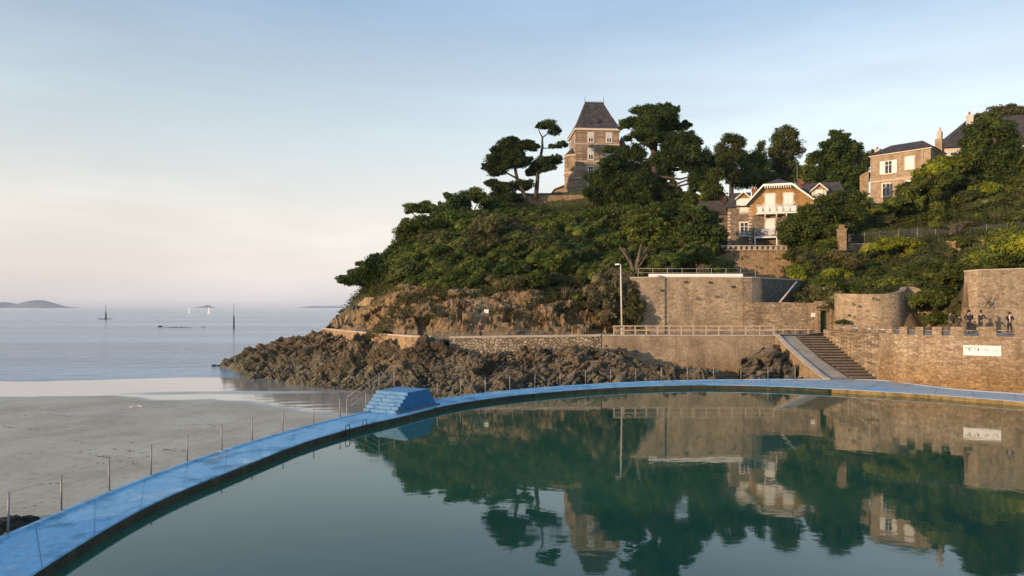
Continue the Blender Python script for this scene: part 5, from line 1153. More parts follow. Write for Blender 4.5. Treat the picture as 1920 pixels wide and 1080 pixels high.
def tree(name, label, base, d, trunks, ells, mat, leaf=0.20, dens=0.55, sub=9, bark=BARK, group=None, cat='tree', deep=1.0, flat=0.2, seed=1, cores=True, limb=0.10, nolimb=False, full=1.04):
    """base pixel, trunks = [[(px,py,r_m),...],...], ells = [(px,py,rx,ry)] all standing at depth d with real thickness"""
    rng = np.random.default_rng(seed); r = random.Random(seed)
    b = at(base[0], base[1], d); o = empty(name, b, label=label, cat=cat, group=group); s = d/F
    E = []
    big = max([e[2] for e in ells])
    xs = [e[0] for e in ells]; wid = (max(xs)-min(xs))*s/2+1
    for i, e in enumerate(ells):
        off = e[4] if len(e) > 4 else r.uniform(-0.35, 0.35)*wid*deep*0.8
        p = at(e[0], e[1], d); rx = e[2]*s; rz = e[3]*s; ry = max(rz*1.1, rx*0.9)
        if mat is LEAF['pine']:
            for q in range(3):
                a = r.uniform(0, 6.283); g = r.uniform(0.35, 0.6); E.append((p.x-b.x+math.cos(a)*rx*0.95, off+r.uniform(-.6, .6)*ry, p.z-b.z+math.sin(a)*rz*1.15, rx*g, ry*g, rz*g*1.2))
        E.append((p.x-b.x, off, p.z-b.z, rx*full, ry*full, rz*full*(1.15 if mat in (LEAF['pine'], LEAF['dark']) else 1.0)))
    V = clump_cloud(E, rng, sub, leaf, dens, flat)
    me = leafmesh('crown', V, mat); cr = link('crown', me, None, o)
    if cores:
        Vc, Fc = core(E, rng, 0.55); mc = mesh_np('inner_foliage', Vc, Fc, False); mc.materials.append(mat); link('inner_foliage', mc, None, cr)
    m = MB(); nodes = []
    for T in trunks:
        pts = []; rad = []
        for i, (px, py, rr) in enumerate(T):
            p = at(px, py, d)-b; p.y = 0.25*math.sin(i*1.9+seed) if i else 0
            if len(T[0]) > 3: p.y += 0
            pts.append(p); rad.append(rr)
        # smooth
        P2 = [pts[0]]; R2 = [rad[0]]
        for i in range(len(pts)-1):
            for t in (0.5, 1.0): P2.append(pts[i].lerp(pts[i+1], t)+(Vector((r.uniform(-.05, .05), r.uniform(-.05, .05), 0)) if t < 1 else Vector())); R2.append(rad[i]*(1-t)+rad[i+1]*t)
        m.tube(P2, R2, 8); nodes += [(p, q) for p, q in zip(P2, R2)]
    if not nolimb:
        for (cx, cy, cz, rx, ry, rz) in (E if len(E) < 60 else E[3::4]):
            c = Vector((cx, cy, cz)); lo = [n for n in nodes if n[0].z < c.z+rz*0.3] or nodes
            n0 = min(lo, key=lambda n: (n[0]-c).length+max(0, n[0].z-c.z)*2); v = c-n0[0]
            if v.length < 0.3: continue
            mid = n0[0]+v*0.5+Vector((0, 0, -v.length*0.10)); q = min(n0[1]*0.6, limb*(0.6+v.length*0.12))
            m.tube([n0[0], mid, c], [q, q*0.75, q*0.35], 6)
            for k in range(3):
                e2 = c+Vector((r.uniform(-.7, .7)*rx, r.uniform(-.7, .7)*ry, r.uniform(-.2, .7)*rz)); m.tube([mid.lerp(c, r.uniform(0.2, 0.8)), e2], [q*0.4, q*0.15], 4)
    m.build('trunk', bark, o)
    return o
PINE_G = None
tree('slender_pine', 'tall slender pine with a bare curved stem and small tufted top beside the tower house', (1004, 370), 117,
     [[(1004, 372, .42), (1007, 345, .36), (1009, 318, .30), (1013, 295, .26), (1017, 275, .22), (1017, 258, .16)], [(1017, 258, .13), (1011, 248, .09), (1010, 238, .06)], [(1017, 258, .13), (1028, 250, .09), (1035, 243, .05)], [(1016, 278, .10), (1032, 278, .08), (1044, 271, .05)]],
     [(1026, 235, 17, 7), (1042, 239, 8, 6), (1040, 247, 10, 6), (1019, 233, 8, 5), (1038, 272, 7, 4), (1053, 269, 9, 5), (1046, 275, 6, 3), (1020, 304, 17, 9), (1040, 300, 11, 8), (1030, 311, 14, 7), (1003, 308, 9, 8), (998, 323, 10, 6), (1015, 318, 12, 5), (1048, 297, 7, 6)],
     LEAF['pine'], 0.15, 0.50, 12, seed=3, deep=0.6, nolimb=True, cores=False, full=1.1)
tree('leaning_pine', 'broad dark pine leaning left over the slope beside the slender pine', (986, 378), 116,
     [[(988, 382, .42), (980, 358, .36), (970, 335, .30), (966, 315, .25), (958, 295, .18)], [(970, 335, .2), (945, 322, .12), (928, 318, .08)], [(980, 358, .2), (955, 350, .12), (930, 350, .07)]],
     [(950, 268, 17, 8), (964, 270, 17, 8), (943, 283, 20, 10), (985, 272, 14, 8), (998, 276, 12, 6), (960, 290, 20, 11), (930, 300, 18, 9), (950, 306, 20, 9), (918, 318, 13, 8), (932, 322, 17, 7), (975, 307, 16, 8), (990, 302, 9, 5), (925, 345, 14, 6), (945, 352, 18, 7), (972, 345, 18, 7), (990, 344, 11, 6), (935, 365, 17, 8), (955, 372, 14, 7), (968, 378, 10, 5)],
     LEAF['pine'], 0.15, 0.50, 12, seed=4, deep=0.8, cores=False, full=1.12)
tree('great_pine', 'huge dark many-lobed pine covering the right side of the tower house', (1226, 395), 108,
     [[(1226, 420, .85), (1226, 370, .75), (1227, 320, .65), (1226, 285, .50), (1232, 255, .35), (1238, 225, .2)], [(1226, 330, .35), (1245, 300, .28), (1262, 275, .18)], [(1226, 330, .35), (1200, 310, .28), (1180, 300, .15)], [(1226, 285, .3), (1208, 262, .2), (1200, 240, .12)]],
     [(1212, 206, 20, 12), (1240, 203, 23, 12), (1258, 215, 17, 13), (1190, 222, 19, 8), (1178, 229, 13, 7), (1222, 228, 28, 17), (1248, 238, 20, 15), (1207, 246, 25, 12), (1270, 232, 14, 7), (1287, 235, 9, 7), (1185, 252, 10, 5), (1215, 262, 27, 10),
      (1275, 265, 28, 15), (1296, 278, 20, 18), (1255, 278, 24, 16), (1240, 300, 20, 16), (1275, 300, 30, 18), (1305, 308, 16, 20), (1300, 335, 15, 18), (1250, 325, 16, 14), (1312, 340, 10, 16), (1318, 305, 12, 18), (1322, 325, 12, 18), (1240, 345, 14, 12),
      (1152, 274, 15, 7), (1172, 283, 18, 9), (1195, 290, 18, 14), (1145, 305, 20, 10), (1170, 310, 28, 15), (1205, 318, 24, 18), (1125, 330, 20, 12), (1155, 340, 32, 20), (1195, 350, 35, 22), (1115, 358, 18, 14), (1140, 372, 32, 18), (1180, 385, 35, 18), (1215, 378, 24, 20), (1240, 365, 14, 18), (1262, 350, 14, 8), (1255, 378, 18, 12), (1278, 372, 18, 9), (1300, 362, 14, 9), (1270, 392, 22, 12)],
     LEAF['pine'], 0.16, 0.52, 12, seed=5, deep=0.9, limb=0.16)
tree('dense_pine', 'dense rounded pine mass standing in front of the great pine above the bare-stemmed tree', (1165, 470), 96,
     [[(1165, 480, .5), (1163, 440, .4), (1160, 410, .25)]],
     [(1120, 405, 28, 14), (1150, 398, 30, 16), (1185, 402, 30, 16), (1110, 425, 18, 12), (1215, 400, 25, 14), (1135, 425, 30, 14), (1245, 410, 26, 13), (1265, 425, 18, 12)],
     LEAF['dark'], 0.20, 0.60, 9, seed=6)
tree('bare_stemmed_tree', 'spreading tree with pale bare forked stems rising from the lawn above the bastion', (1190, 511), 72,
     [[(1190, 514, .22), (1184, 495, .17), (1172, 478, .11), (1163, 462, .07), (1157, 450, .05)], [(1193, 514, .24), (1195, 490, .19), (1199, 470, .13), (1203, 452, .08)], [(1186, 500, .12), (1180, 480, .09), (1168, 465, .06)], [(1196, 492, .13), (1206, 476, .09), (1215, 462, .06)], [(1190, 508, .1), (1202, 495, .08), (1212, 478, .05), (1209, 460, .04)]],
     [(1190, 432, 24, 10), (1215, 428, 26, 12), (1165, 440, 18, 9), (1235, 440, 18, 9), (1200, 448, 25, 7), (1160, 455, 16, 6), (1225, 452, 16, 7), (1212, 412, 26, 11), (1180, 420, 18, 8), (1240, 420, 16, 8)],
     LEAF['green'], 0.15, 0.5, 8, bark=BARK_PALE, seed=7, deep=0.5, limb=0.06)
tree('umbrella_pine', 'small flat-topped umbrella pine with spreading bare limbs on the skyline', (806, 430), 100,
     [[(812, 434, .3), (803, 415, .22), (797, 404, .15)], [(805, 420, .14), (785, 408, .09), (770, 398, .05)], [(803, 415, .12), (812, 402, .08), (818, 394, .05)], [(800, 425, .08), (778, 419, .05), (762, 414, .03)], [(803, 418, .1), (790, 402, .07), (784, 394, .04)]],
     [(775, 389, 18, 6), (796, 386, 22, 8), (810, 391, 16, 7), (768, 396, 11, 4), (763, 412, 7, 4), (788, 394, 20, 5)],
     LEAF['dark'], 0.14, 0.55, 11, seed=8, deep=0.9, limb=0.05)
tree('round_pine', 'very dark rounded pine on the skyline between the two umbrella pines', (845, 430), 100,
     [[(846, 440, .35), (848, 410, .28), (850, 385, .15)]],
     [(835, 390, 16, 11), (853, 377, 18, 11), (868, 388, 14, 14), (845, 402, 24, 14), (862, 408, 18, 14), (828, 408, 16, 10), (815, 418, 14, 8)],
     LEAF['pine'], 0.18, 0.62, 9, seed=9)
tree('open_umbrella_pine', 'open umbrella pine with sky showing between its pale stems below the leaning pine', (886, 410), 106,
     [[(886, 412, .22), (884, 395, .16), (878, 380, .1)], [(886, 405, .12), (892, 388, .09), (898, 374, .05)], [(881, 404, .1), (873, 390, .06)]],
     [(872, 363, 16, 6), (892, 360, 17, 7), (905, 368, 14, 8), (880, 370, 20, 5), (897, 377, 12, 5), (868, 378, 9, 5)],
     LEAF['dark'], 0.14, 0.45, 10, seed=10, limb=0.05, cores=False)
tree('round_holm_oak', 'round dense holm oak on the crest right of the open umbrella pine', (925, 425), 104,
     [[(925, 430, .3), (924, 400, .2)]],
     [(915, 380, 20, 13), (935, 388, 18, 13), (910, 400, 20, 14), (930, 408, 24, 14), (948, 398, 14, 10), (900, 415, 16, 10)],
     LEAF['dark'], 0.18, 0.62, 9, seed=11)
tree('crest_oak', 'broad dark green tree on the seaward crest directly below the small umbrella pine', (785, 490), 90,
     [[(785, 500, .35), (785, 465, .25)]],
     [(769, 424, 20, 12), (794, 417, 22, 13), (759, 440, 20, 13), (784, 440, 28, 15), (754, 460, 20, 14), (779, 464, 28, 16), (809, 437, 22, 16), (806, 462, 22, 16), (754, 480, 20, 14), (779, 487, 26, 16)],
     LEAF['dark'], 0.16, 0.62, 10, seed=31)
tree('crest_oak', 'tall olive green tree on the seaward slope between the cliff pine and the crest', (745, 545), 83,
     [[(745, 550, .3), (747, 510, .2)]],
     [(750, 482, 16, 14), (762, 495, 18, 16), (745, 505, 18, 18), (770, 515, 22, 18), (748, 528, 20, 18), (775, 538, 20, 16)],
     LEAF['olive'], 0.15, 0.62, 10, seed=32)
tree('crest_oak', 'deep green tree on the slope just right of the crest oak under the round pine', (850, 470), 92,
     [[(850, 480, .3), (850, 440, .2)]],
     [(840, 411, 22, 14), (868, 416, 22, 14), (855, 431, 26, 16), (885, 428, 20, 14), (835, 436, 20, 14), (905, 426, 18, 12)],
     LEAF['dark'], 0.17, 0.62, 10, seed=33)
tree('cliff_pine', 'wide flat pine leaning out over the lookout at the tip of the headland', (706, 552), 84,
     [[(712, 558, .3), (706, 545, .25), (700, 530, .18)], [(706, 547, .15), (688, 540, .1), (665, 532, .05)]],
     [(655, 522, 18, 6), (675, 512, 20, 8), (665, 526, 20, 6), (695, 500, 22, 11), (700, 517, 26, 12), (718, 490, 22, 12), (735, 480, 18, 12), (725, 505, 24, 14), (742, 498, 16, 14), (648, 526, 11, 4), (684, 528, 20, 6), (712, 528, 20, 8)],
     LEAF['pine'], 0.14, 0.55, 12, seed=12, deep=0.7, limb=0.06, full=1.2)
# trees along the skyline behind the villa
tree('airy_tree', 'tall airy tree with brownish thinning crown behind the left wing of the villa', (1370, 350), 128,
     [[(1372, 400, .5), (1372, 340, .4), (1375, 290, .25)]],
     [(1370, 262, 20, 13), (1385, 268, 16, 14), (1355, 280, 18, 14), (1378, 290, 26, 16), (1350, 300, 18, 14), (1390, 305, 16, 16), (1360, 322, 28, 16), (1340, 320, 14, 14), (1385, 335, 24, 16)],
     LEAF['olive'], 0.17, 0.30, 12, seed=13, cores=False)
tree('low_leafy_tree', 'lower grey-green tree filling the gap between the two tall airy trees', (1422, 350), 122,
     [[(1422, 400, .4), (1422, 320, .25)]],
     [(1425, 275, 9, 10), (1420, 295, 18, 14), (1432, 310, 18, 14), (1408, 315, 16, 16), (1420, 335, 26, 16), (1440, 340, 16, 16), (1400, 340, 16, 14)],
     LEAF['dark'], 0.17, 0.36, 11, seed=14, cores=False)
tree('tall_airy_tree', 'tallest airy tree with a light olive crown directly above the villa roof', (1475, 350), 126,
     [[(1475, 400, .5), (1474, 330, .38), (1474, 270, .2)]],
     [(1471, 243, 17, 10), (1484, 252, 14, 12), (1460, 258, 15, 13), (1478, 270, 24, 14), (1458, 282, 18, 14), (1490, 284, 14, 13), (1470, 300, 24, 16), (1485, 318, 22, 15), (1455, 315, 18, 14), (1470, 335, 26, 14)],
     LEAF['olive'], 0.17, 0.28, 12, seed=15, cores=False)
tree('dark_cypress', 'dark feathery cypress between the airy trees and the square stone house', (1580, 390), 112,
     [[(1580, 400, .5), (1578, 330, .4), (1572, 270, .2)]],
     [(1568, 252, 13, 7), (1575, 260, 16, 6), (1555, 278, 20, 12), (1585, 274, 22, 12), (1545, 295, 20, 14), (1575, 298, 28, 16), (1605, 292, 18, 13), (1620, 302, 11, 12), (1555, 322, 26, 18), (1590, 325, 28, 18), (1615, 325, 10, 12), (1560, 350, 28, 16), (1590, 352, 20, 16), (1600, 275, 10, 7)],
     LEAF['pine'], 0.17, 0.50, 12, seed=16)
tree('shadowed_tree', 'dark tree filling the gap between the tall airy tree and the cypress', (1525, 370), 118,
     [[(1525, 400, .4), (1525, 330, .2)]],
     [(1520, 300, 12, 12), (1512, 318, 18, 12), (1530, 325, 16, 14), (1520, 340, 24, 12), (1500, 335, 14, 10)],
     LEAF['dark'], 0.22, 0.5, 9, seed=17)
tree('villa_front_tree', 'large dark green tree spreading in front of the right end of the villa', (1530, 500), 86,
     [[(1532, 520, .5), (1530, 470, .4), (1535, 420, .25)]],
     [(1545, 378, 22, 13), (1575, 372, 24, 14), (1600, 368, 18, 12), (1520, 398, 26, 14), (1555, 400, 30, 18), (1592, 398, 26, 18), (1495, 412, 22, 12), (1480, 428, 22, 13), (1515, 425, 30, 18), (1550, 432, 30, 20), (1585, 425, 24, 18), (1480, 448, 24, 12), (1510, 455, 30, 16), (1545, 465, 26, 18), (1505, 478, 26, 13), (1525, 490, 22, 12), (1560, 450, 20, 20)],
     LEAF['dark'], 0.15, 0.50, 12, seed=18, limb=0.14)
tree('great_round_tree', 'huge dark round tree in front of the cream house at the right edge', (1860, 365), 96,
     [[(1860, 375, .6), (1860, 310, .45), (1865, 250, .25)]],
     [(1862, 222, 22, 11), (1835, 240, 20, 14), (1870, 245, 26, 16), (1895, 262, 16, 18), (1820, 265, 22, 16), (1855, 270, 30, 20), (1890, 290, 24, 20), (1812, 292, 22, 16), (1845, 300, 32, 22), (1885, 318, 28, 20), (1815, 322, 22, 16), (1850, 335, 34, 16), (1905, 300, 12, 20), (1898, 338, 20, 12)],
     LEAF['dark'], 0.17, 0.52, 12, seed=19, limb=0.14)
tree('hilltop_tree', 'brownish tree top spreading above the roof of the cream house', (1900, 270), 122,
     [[(1900, 300, .5), (1898, 240, .3)]],
     [(1850, 215, 16, 7), (1872, 206, 20, 9), (1895, 203, 18, 9), (1915, 205, 16, 8), (1885, 218, 28, 10), (1910, 222, 16, 9), (1862, 226, 16, 8)],
     LEAF['brown'], 0.17, 0.40, 11, seed=20)
tree('far_skyline_tree', 'dark tree just behind the left chimney of the square stone house', (1640, 300), 120, [[(1640, 320, .4), (1640, 290, .2)]],
     [(1640, 290, 14, 9), (1630, 300, 14, 11), (1655, 296, 10, 7)], LEAF['dark'], 0.22, 0.5, 8, seed=21)
tree('hidden_slope_tree', 'dark shaded tree below the great pine to the left of the outbuilding', (1310, 420), 104, [[(1310, 430, .4), (1310, 380, .2)]],
     [(1300, 372, 20, 12), (1325, 375, 18, 12), (1285, 390, 20, 12), (1310, 395, 24, 10), (1340, 330, 16, 16), (1335, 352, 18, 14), (1350, 366, 16, 12), (1322, 350, 16, 14)], LEAF['dark'], 0.2, 0.55, 9, seed=22)
tree('dark_spreading_tree', 'low dark spreading tree left of the villa terrace above the sandy bank', (1315, 465), 90, [[(1315, 480, .3), (1315, 450, .2)]],
     [(1290, 405, 18, 11), (1312, 400, 22, 13), (1335, 408, 18, 12), (1290, 432, 22, 11), (1315, 428, 28, 13), (1340, 436, 20, 12), (1300, 448, 26, 9), (1330, 450, 22, 9)], LEAF['pine'], 0.19, 0.6, 9, seed=23)

# shrubs: six shapes, each a bush of lobes; copies share their meshes
def bush_mesh(seed, mat, rx=1.5, rz=1.0, leaf=0.095, lobes=9, dens=0.62, spiky=False):
    rng = np.random.default_rng(seed); E = []
    for i in range(lobes):
        a = rng.random()*6.283; q = rng.random()**0.6; E.append((math.cos(a)*q*rx*0.72, math.sin(a)*q*rx*0.72, rz*(0.35+0.55*(1-q)+0.15*rng.random()), rx*(0.34+0.2*rng.random()), rx*(0.34+0.2*rng.random()), rz*(0.34+0.22*rng.random())))
    V = clump_cloud(E, rng, 6, leaf, dens, 0.25)
    me = leafmesh('shrub', V, mat); Vc, Fc = core(E, rng, 0.6); return me, (Vc, Fc)
SHR = {}
for mi, mk in enumerate(('dark', 'green', 'bright', 'olive', 'dry', 'brown', 'pine')):
    SHR[mk] = []
    for v in range(3):
        me, (Vc, Fc) = bush_mesh(100+v*11, LEAF[mk]); mc = mesh_np('inner_foliage', Vc, Fc); mc.materials.append(LEAF[mk]); SHR[mk].append((me, mc))
def shrub(px, d, s, mk, label, group, sz=1.0, z=None, name='shrub', cat='shrub', rz=None, comb=False, k=[0]):
    k[0] += 1; r = random.Random(k[0]*7+3); me, mc = SHR[mk][k[0] % 3]
    o = bpy.data.objects.new(name, me); C.objects.link(o); zz = zat(px, d) if z is None else z
    o.location = (X(px, d), d, zz-0.35*s*sz); o.scale = (s*r.uniform(0.85, 1.15), s*r.uniform(0.85, 1.15), s*sz); o.rotation_euler = (0, 0, rz if rz is not None else r.uniform(0, 6.28))
    if comb: o.scale = (s*1.35, s*0.95, s*sz); o.rotation_euler = (r.uniform(-0.1, 0.1), -r.uniform(0.25, 0.5), r.uniform(-0.4, 0.5))
    tag(o, label, cat, group); c = bpy.data.objects.new('inner_foliage', mc); C.objects.link(c); c.parent = o
    return o
def cover():
    r = random.Random(11); n = 0; pts = []
    # headland slope below the trees: dense wind-combed scrub
    tries = 0
    while n < 165 and tries < 12000:
        tries += 1; px = r.uniform(690, 1345); d = r.uniform(70, 121)
        lim = np.interp(px, [600, 680, 760, 860, 950, 1050, 1180, 1192, 1345], [90, 82, 72.5, 69, 70.3, 69.3, 69.3, 82, 80]); top = np.interp(px, [690, 760, 850, 930, 985, 1100, 1345], [84, 90, 100, 103, 100, 100, 102])
        if d < lim or d > top: continue
        if px < 758 and d < 85.5: continue
        if px < 900: s_k = 0.75
        elif d > 92: s_k = 0.65
        else: s_k = 1.0
        if 1215 < px < 1290 and 84 < d < 93: continue
        x = X(px, d); s = s_k*r.uniform(1.0, 2.2)*(0.95+(d-70)/110)
        if any((x-a)**2+(d-b)**2 < (0.80*(s+c)) **2 for a, b, c in pts): continue
        pts.append((x, d, s))
        q = fbm(np.array([x*0.09]), np.array([d*0.09]), 5)[0]
        if px < 800: mk = r.choice(['dark', 'green', 'olive', 'green'])
        elif px > 1190: mk = r.choice(['dark', 'olive', 'brown', 'dark'])
        elif d > 98: mk = r.choice(['green', 'olive', 'dark', 'green'])
        elif q > 0.52: mk = r.choice(['green', 'green', 'dark'])
        elif q < 0.42: mk = r.choice(['brown', 'olive', 'green'])
        else: mk = r.choice(['green', 'olive', 'dark'])
        lab = {'dark': 'dark green', 'green': 'mid green', 'olive': 'olive green', 'brown': 'brownish', 'dry': 'dry grey-brown'}[mk]
        zone = 'on the seaward nose of the headland' if px < 800 else 'on the slope below the tower house' if px < 1190 else 'on the slope left of the villa'
        shrub(px, d, s, mk, 'wind-combed %s shrub %s' % (lab, zone), '%s shrubs %s' % (lab, zone), sz=r.uniform(0.85, 1.35), comb=True); n += 1
    # right slope
    pts = []; m = 0; tries = 0
    while m < 125 and tries < 12000:
        tries += 1; px = r.uniform(1485, 2040); d = r.uniform(61, 112)
        lo = np.interp(px, [1485, 1560, 1570, 1700, 1740, 1800, 1815, 2040], [66.8, 66.8, 64.2, 64.2, 66, 62, 59, 59]); hi = np.interp(px, [1485, 1540, 1630, 1780, 2040], [88, 92, 97, 108, 112])
        if d < lo or d > hi: continue
        if 1630 < px < 1765 and d > 93: continue
        if px < 1515 and d < 74: continue
        band = 1572 < px < 1940 and 71.5 < d < 84.5
        x = X(px, d); s = r.uniform(1.0, 1.9)*(0.9+(d-60)/90)*(0.5 if band else 1)
        if any((x-a)**2+(d-b)**2 < (0.78*(s+c))**2 for a, b, c in pts): continue
        pts.append((x, d, s)); q = fbm(np.array([x*0.12]), np.array([d*0.12]), 9)[0]
        if d < 78: mk = r.choice(['green', 'bright', 'green', 'green', 'olive']) if q > 0.42 else r.choice(['green', 'brown', 'green'])
        else: mk = r.choice(['green', 'olive', 'brown', 'green', 'bright', 'dark'])
        lab = {'dark': 'dark green', 'green': 'mid green', 'bright': 'bright leafy green', 'olive': 'olive green', 'brown': 'brownish'}[mk]
        zone = 'just behind the curved garden wall' if d < 78 and px < 1760 else 'above the high corner wall' if d < 78 else 'on the upper slope below the square house'
        shrub(px, d, s, mk, 'leafy %s bush %s' % (lab, zone), '%s bushes %s' % (lab, zone), sz=r.uniform(0.85, 1.25)); m += 1
    return n, m
print('shrubs', cover())
# particular bushes
def at_shrub(px, py, d, s, mk, label, sz=1.0, group=None, name='shrub', cat='shrub'):
    z = at(px, py, d).z; o = shrub(px, d, s, mk, label, group, sz=sz, z=z+0.35*s*sz, name=name, cat=cat); return o
for i, (px, py, d, s, mk, sz) in enumerate([(1150, 610, 65.6, 1.3, 'dry', 1.5), (1130, 590, 66.5, 1.3, 'dry', 1.7), (1160, 580, 67, 1.6, 'dry', 1.6), (1178, 612, 66.0, 1.0, 'brown', 1.7), (1120, 560, 68, 1.4, 'dry', 1.5), (1172, 560, 68, 1.3, 'dry', 1.4), (1148, 548, 69, 1.5, 'dry', 1.3), (1188, 585, 66.3, 0.8, 'brown', 1.8)]):
    at_shrub(px, py, d, s, mk, 'grey-brown tamarisk bush spilling down beside the left end of the bastion', sz, 'tamarisks left of the bastion')
for px, py, d, s in ((1660, 470, 80, 1.3), (1685, 470, 79.5, 1.3), (1640, 476, 80.5, 1.1)): at_shrub(px, py, d, s, 'bright', 'vivid yellow-green clipped hedge beside the pinkish garden wall', 1.0, 'vivid hedge plants', 'hedge', 'hedge')
for px, py, d, s in ((1745, 345, 92, 2.0), (1765, 330, 94, 1.9), (1725, 372, 90, 1.9), (1775, 360, 91, 2.0), (1700, 395, 88, 1.7)): at_shrub(px, py, d, s, 'bright' if px in (1765, 1745) else 'green', 'sunlit yellow-green bush right of the square stone house', 1.2, 'bushes beside the square house')
for px, py, d, s in ((1885, 500, 61, 1.6), (1915, 495, 60, 1.8), (1900, 470, 63, 1.7), (1945, 500, 60, 1.8)): at_shrub(px, py, d, s, 'bright' if px == 1915 else 'green', 'glossy bright green bush hanging over the high corner wall', 1.2, 'bushes over the corner wall')
at_shrub(1315, 508, 79, 1.35, 'green', 'rounded shrub with bare lower stems on the lawn in front of the terrace wall', 1.7)
at_shrub(1245, 505, 80, 1.7, 'dark', 'broad dark shrub on the lawn between the bare-stemmed tree and the rounded shrub', 1.0)
at_shrub(1275, 506, 79, 1.5, 'dark', 'dark shrub on the lawn left of the rounded shrub', 1.1)
at_shrub(1580, 610, 61.6, 0.45, 'dark', 'small dark bush on the ledge under the left end of the curved wall', 1.0)
at_shrub(1752, 612, 60.5, 0.9, 'green', 'green bush in the gap between the curved wall and the corner wall', 1.2)
at_shrub(1790, 600, 60.0, 1.0, 'brown', 'rusty brown bush against the left side of the high corner wall', 1.5)
at_shrub(1735, 590, 63.2, 1.0, 'brown', 'brownish bush spilling over the low right end of the curved wall', 1.2)
at_shrub(1732, 578, 61.9, 1.1, 'green', 'green bush growing over the broken end of the curved wall', 1.3)
at_shrub(1138, 365, 117.5, 1.6, 'green', 'green bush at the foot of the tower house', 0.6)
# broom stems below the rounded shrub and scrub twigs: dead wood among the bushes on the slope
def bare_bush(px, py, d, label, seed, h=2.0, n=26, lean=0.0):
    r = random.Random(seed); b = at(px, py, d); o = empty('bare_bush', b, label=label, cat='shrub'); m = MB()
    for k in range(n):
        a = r.uniform(-0.8, 0.8)+lean; c = r.uniform(-0.6, 0.6); L_ = h*r.uniform(0.6, 1.1); p0 = Vector((r.uniform(-0.25, 0.25)*h, r.uniform(-0.2, 0.2)*h, 0)); p1 = p0+Vector((math.sin(a)*0.5, c*0.4, 0.6))*L_*0.6; p2 = p1+Vector((math.sin(a+r.uniform(-.6, .6))*0.6, c*0.4, 0.5))*L_*0.5
        m.tube([p0, p1, p2], [0.045, 0.03, 0.012], 4)
    m.build('stems', BARK_PALE, o)
bare_bush(1318, 512, 76, 'tangle of bare pale stems under the rounded shrub on the lawn', 1, 1.6, 40)
bare_bush(1255, 512, 75.5, 'low row of bare stems at the back of the lawn', 2, 1.2, 30)
bare_bush(1065, 560, 69.5, 'pale leafless bush at the lower edge of the scrub above the cave', 3, 2.0, 34, 0.3)
bare_bush(1790, 440, 77.5, 'grey leafless sapling behind the wire fence on the right slope', 4, 2.6, 14)
# low ground cover between the shrubs
def ground_cover():
    rng = np.random.default_rng(33); N = 52000
    px = rng.uniform(640, 2040, N); d = rng.uniform(63, 118, N)
    lim = np.interp(px, [600, 640, 680, 760, 860, 950, 1050, 1180, 1192, 1480, 1500, 1560, 1570, 1800, 1815, 2040], [90, 88, 84, 71, 68.5, 70, 69, 69, 79, 79, 66.5, 66.5, 64, 63, 58, 58])
    hi = np.interp(px, [640, 690, 760, 850, 930, 985, 1100, 1345, 1500, 1640, 1780, 2040], [89, 88, 100, 112, 115.5, 116.8, 117, 110, 93, 98, 110, 112])
    ok = (d > lim) & (d < hi) & ~((px > 1342) & (px < 1495) & (d > 80))
    px, d = px[ok], d[ok]; z = HILLH(px, d); XX = (px-960)*d/F
    z = z+(fbm(XX*0.15, d*0.15, 4)-0.47)*1.5*np.clip((d-72)/15, 0, 1)*(px < 5000)
    c = np.stack([XX, d, z+0.1], -1); n = 10; r = np.tile([[0.8, 0.8, 0.32]], (len(c), 1))*(0.7+0.6*rng.random((len(c), 1)))
    V = leaves(c, r, n, 0.13, rng, 0.5, 0.5); me = leafmesh('ground_cover', V, LEAF['olive'])
    tag(link('ground_cover', me), 'low scrub and dry grass covering the slopes between the shrubs', None, None, 'stuff')
ground_cover()
# ferns and weeds clinging to the cliff face
def cliff_weeds():
    rng = np.random.default_rng(35); N = 900; px = rng.uniform(690, 1120, N); d = rng.uniform(66, 71, N); z = HILLH(px, d); XX = (px-960)*d/F
    m = fbm(XX*0.25, z*0.5, 14) > 0.47; c = np.stack([XX, d-0.3, z+0.25], -1)[m]; r = np.tile([[0.35, 0.3, 0.3]], (len(c), 1))
    V = leaves(c, r, 16, 0.09, rng, 0.4, 0.5); tag(link('cliff_weeds', leafmesh('cliff_weeds', V, LEAF['brown'])), 'dry weeds clinging to the bare cliff above the sea path', None, None, 'stuff')
cliff_weeds()

# ------------------------------------------------------------------ at sea
SEA_Z = -2.0
ISLE = simple_ramp_mat('far_island_ground', [(0.3, (0.11, 0.13, 0.15)), (0.7, (0.19, 0.20, 0.21))], 0.01, 0.95)
def island(name, pxs, d, label):
    """ridge given as (px, height in px above the horizon) at its real distance"""
    s = d/F; n = len(pxs); V = []; Fc = []; c0 = X(sum(p[0] for p in pxs)/n, d)
    rows = [(-0.9, 0.0), (-0.4, 0.7), (0.0, 1.0), (0.5, 0.7), (1.0, 0.0)]; dep = (pxs[-1][0]-pxs[0][0])*s*0.3
    for fy, fz in rows:
        for px, h in pxs: V.append((X(px, d)-c0, fy*dep, (h*s+CAM_Z-SEA_Z)*fz if h > 0 else 0))
    for i in range(4):
        for j in range(n-1): Fc.append((i*n+j, i*n+j+1, (i+1)*n+j+1, (i+1)*n+j))
    o = link(name, mesh_np(name, V, Fc, True), ISLE); o.location = (c0, d, SEA_Z); tag(o, label, 'island'); return o
island('island', [(-160, 0), (-110, 6), (-60, 9), (-20, 9), (0, 9.5), (12, 9.5), (22, 7), (30, 4), (40, 0)], 7400, 'low grey island cut by the left edge of the view')
island('island', [(24, 0), (34, 5), (42, 9), (52, 11.5), (66, 13.2), (80, 13), (92, 10.5), (103, 6.5), (112, 2.5), (122, 1.0), (135, 0)], 7000, 'humped grey island on the left horizon')
